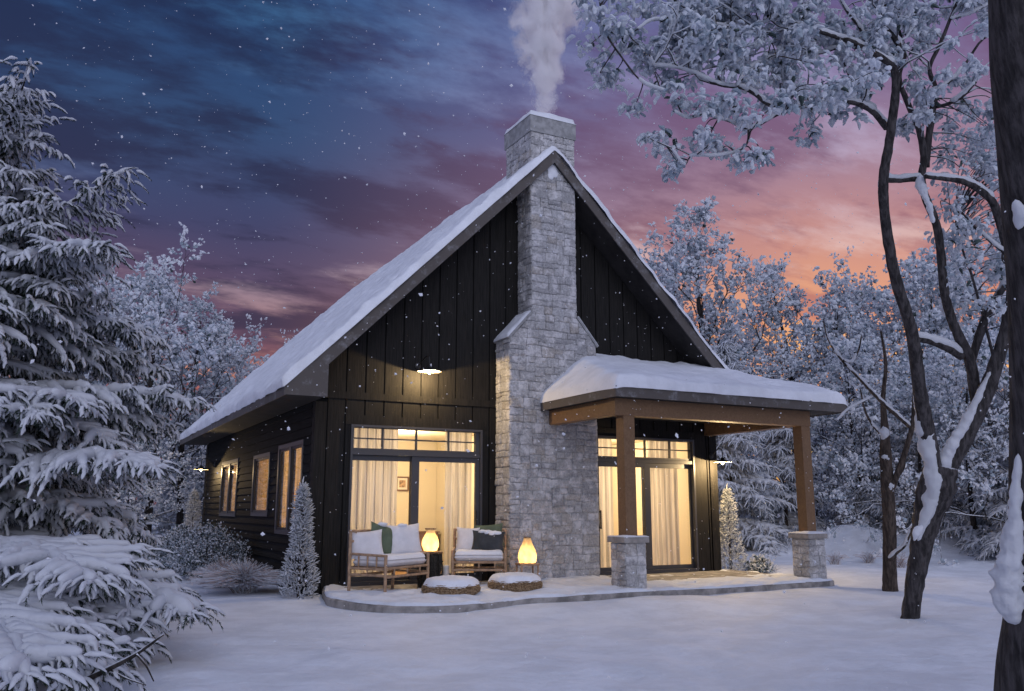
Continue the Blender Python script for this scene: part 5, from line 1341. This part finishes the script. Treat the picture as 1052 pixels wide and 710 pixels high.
cone_shrub((-.12, 12.3, -.1), 1.95, .33, 'rimed cone-shaped shrub beyond the back corner of the side wall', 3)
def bush(loc, r, h, label, seed, n=420, blob=.035, group=None, name='snowy_bush'):
    S = thing(name, loc, label, 'bush', group); rng = np.random.default_rng(seed); mb = MB(); BP, BS = [], []
    for i in range(n):
        a = rng.uniform(0, 6.283); e_ = rng.uniform(.15, 1.0); L = rng.uniform(.6, 1.08)
        d = np.array([math.cos(a)*math.cos(e_*1.5)*r, math.sin(a)*math.cos(e_*1.5)*r, math.sin(e_*1.5)*h])*L
        p = np.array([[0, 0, 0], d*.5+rng.normal(0, .04, 3), d+rng.normal(0, .05, 3)]); p[:, 2] = np.maximum(p[:, 2], -.02); P = smooth_path(p, 3); mb.tube(P, np.linspace(.006, .002, len(P)), 3, 3, close=False)
        m_ = rng.integers(7, 13); t_ = rng.uniform(.45, 1.03, m_); idx = t_*(len(P)-1)
        b = np.stack([np.interp(idx, np.arange(len(P)), P[:, c]) for c in range(3)], 1)+rng.normal(0, .035, (m_, 3)); BP.extend(b); BS.extend(blob*rng.uniform(.5, 1.5, m_))
    emit_blobs(mb, BP, BS, rng, (.52, .30, .18)); mb.build('foliage', ['tree_snow', 'frost', 'dark_leaf', 'bark'], S); return S
GB = 'snowy bushes along the dark side wall'
bush((-.85, 4.3, -.13), .85, 1.0, 'largest snowy bush under the single side window', 1, 1500, .023, GB)
bush((-1.0, 6.6, -.12), .85, .95, 'snowy bush in the middle of the row along the side wall', 2, 1200, .025, GB)
bush((-.9, 8.8, -.12), .8, .8, 'snowy bush under the far double window at the back of the row', 3, 800, .030, GB)
bush((-1.6, 9.8, -.12), .7, .7, 'low snowy bush farthest left in the row by the side wall', 5, 700, .030, GB)
bush((9.75, .25, -.12), .38, .34, 'small rimed shrub at the foot of the lamplit cone shrub', 6, 160, .028)
def tuft(loc, r, h, label, seed, n=320, name='frosted_grass', mt='dry_frost', group=None):
    S = thing(name, loc, label, 'grass tuft', group); rng = np.random.default_rng(seed); mb = MB()
    for i in range(n):
        a = rng.uniform(0, 6.283); q = rng.random()**.55; h_ = h*rng.uniform(.6, 1.1)*(1.1-.45*q); o_ = np.array([rng.normal(0, .05), rng.normal(0, .05), 0])
        p = o_+np.array([[0, 0, 0], [math.cos(a)*r*q*.4, math.sin(a)*r*q*.4, h_*.65], [math.cos(a)*r*q, math.sin(a)*r*q, h_*(1-.3*q)]]); P = smooth_path(p, 3)
        mb.tube(P, np.linspace(.006, .003, len(P)), 3, int(rng.random() < .62), close=False)
    mb.build('blades', ['dry_frost', 'tree_snow'], S); return S
M['dry_frost'] = mat('rimed_dry_grass', (.42, .34, .33), .85, vary=(8, .6, 1.3))[0]
tuft((-.82, .95, -.13), .85, .52, 'broad tuft of rimed pinkish grass between the bushes and the corner cone shrub', 1, 2200)
tuft((-.95, 2.2, -.13), .6, .5, 'smaller tuft of rimed grass in front of the largest bush', 2, 1200)
for k_, (u, v, lab) in enumerate([(858, 576, 'dry grass poking through the snow just right of the right porch pier'), (893, 578, 'dry grass poking through the snow in front of the snow bank'), (925, 582, 'dry grass poking through the snow behind the forked tree')]):
    d = 22 if k_ else 19
    p = at(u, v, d); g_ = CAM+(at(u, v, 1)-CAM)*((gz(p[0], p[1])-CAM[2])/(at(u, v, 1)-CAM)[2]); x, y = (g_[0], g_[1]) if np.hypot(*(g_[:2]-CAM[:2])) < 30 else (p[0], p[1])
    tuft((x, y, gz(x, y)-.02), .42, .42, lab, 10+k_, 120, 'dry_grass', group='dry grass in the snow behind the porch')

# ------------------------------------------------------------------ smoke and falling snow
def smoke():
    m = bpy.data.materials.new('smoke'); m.use_nodes = True; t = NT(m.node_tree); t.n.clear()
    o_ = t.new('ShaderNodeOutputMaterial'); pv = t.new('ShaderNodeVolumePrincipled'); t.l.new(pv.outputs[0], o_.inputs['Volume'])
    pos = t.new('ShaderNodeTexCoord').outputs['Object']; s_ = t.new('ShaderNodeSeparateXYZ'); t.l.new(pos, s_.inputs[0]); x, y, z = s_.outputs
    lean = t.math('ADD', t.math('MULTIPLY', z, .10), t.math('MULTIPLY', t.math('SINE', t.math('MULTIPLY', z, 2.4)), .08))
    dx = t.math('SUBTRACT', x, lean); rr_ = t.math('SQRT', t.math('ADD', t.math('MULTIPLY', dx, dx), t.math('MULTIPLY', y, y)))
    R_ = t.math('ADD', .17, t.math('MULTIPLY', z, .28))
    q = t.math('DIVIDE', rr_, R_)
    mp = t.new('ShaderNodeMapping'); t.l.new(pos, mp.inputs[0]); mp.inputs['Scale'].default_value = (1, 1, .75)
    n = t.noise(mp.outputs[0], 2.6, 6, .62, .5)
    d = t.math('SUBTRACT', t.math('ADD', t.math('MULTIPLY', n, 2.3), -.60), t.math('MULTIPLY', q, .85))
    d = t.math('MULTIPLY', t.math('MAXIMUM', d, 0), t.math('SUBTRACT', 60, t.math('MULTIPLY', z, 11)))
    t.put(pv.inputs['Density'], t.math('MAXIMUM', d, 0)); pv.inputs['Color'].default_value = (.97, .96, .97, 1); pv.inputs['Anisotropy'].default_value = .1
    M['smoke'] = m
    mb = MB(); z_ = np.linspace(-.02, 4.6, 20); mb.tube(np.c_[.10*z_+.08*np.sin(z_*2.4), 0*z_, z_], (.17+.28*z_)*1.15, 20)
    o = mb.build('chimney_smoke', 'smoke'); o.location = (4.24, -.03, 8.66); o['kind'] = 'stuff'; return o
smoke()
rng = np.random.default_rng(5); n = 15000
P = np.stack([rng.uniform(-12, 14, n), rng.uniform(-13.5, 4, n), rng.uniform(0, 9, n)], 1)
q = P-CAM; dep = q@CF; keep = (np.linalg.norm(q, axis=1) > 3.6) & ~((P[:, 0] > -.1) & (P[:, 0] < W+.1) & (P[:, 1] > -.05) & (P[:, 2] < 8.2))
P = P[keep]; n = len(P); S = rng.gamma(3.0, .0027, n).clip(.004, .015)
mb = MB(); v, f_ = BLOB[0]
for i in range(4): k = rng.integers(0, 4, n) == i; mb.scatter(BLOB[i][0]*np.array([1, 1, 1.4]), BLOB[i][1], rot_rand(k.sum(), rng, S[k]), P[k])
o = mb.build('falling_snow', 'flake'); o['kind'] = 'stuff'
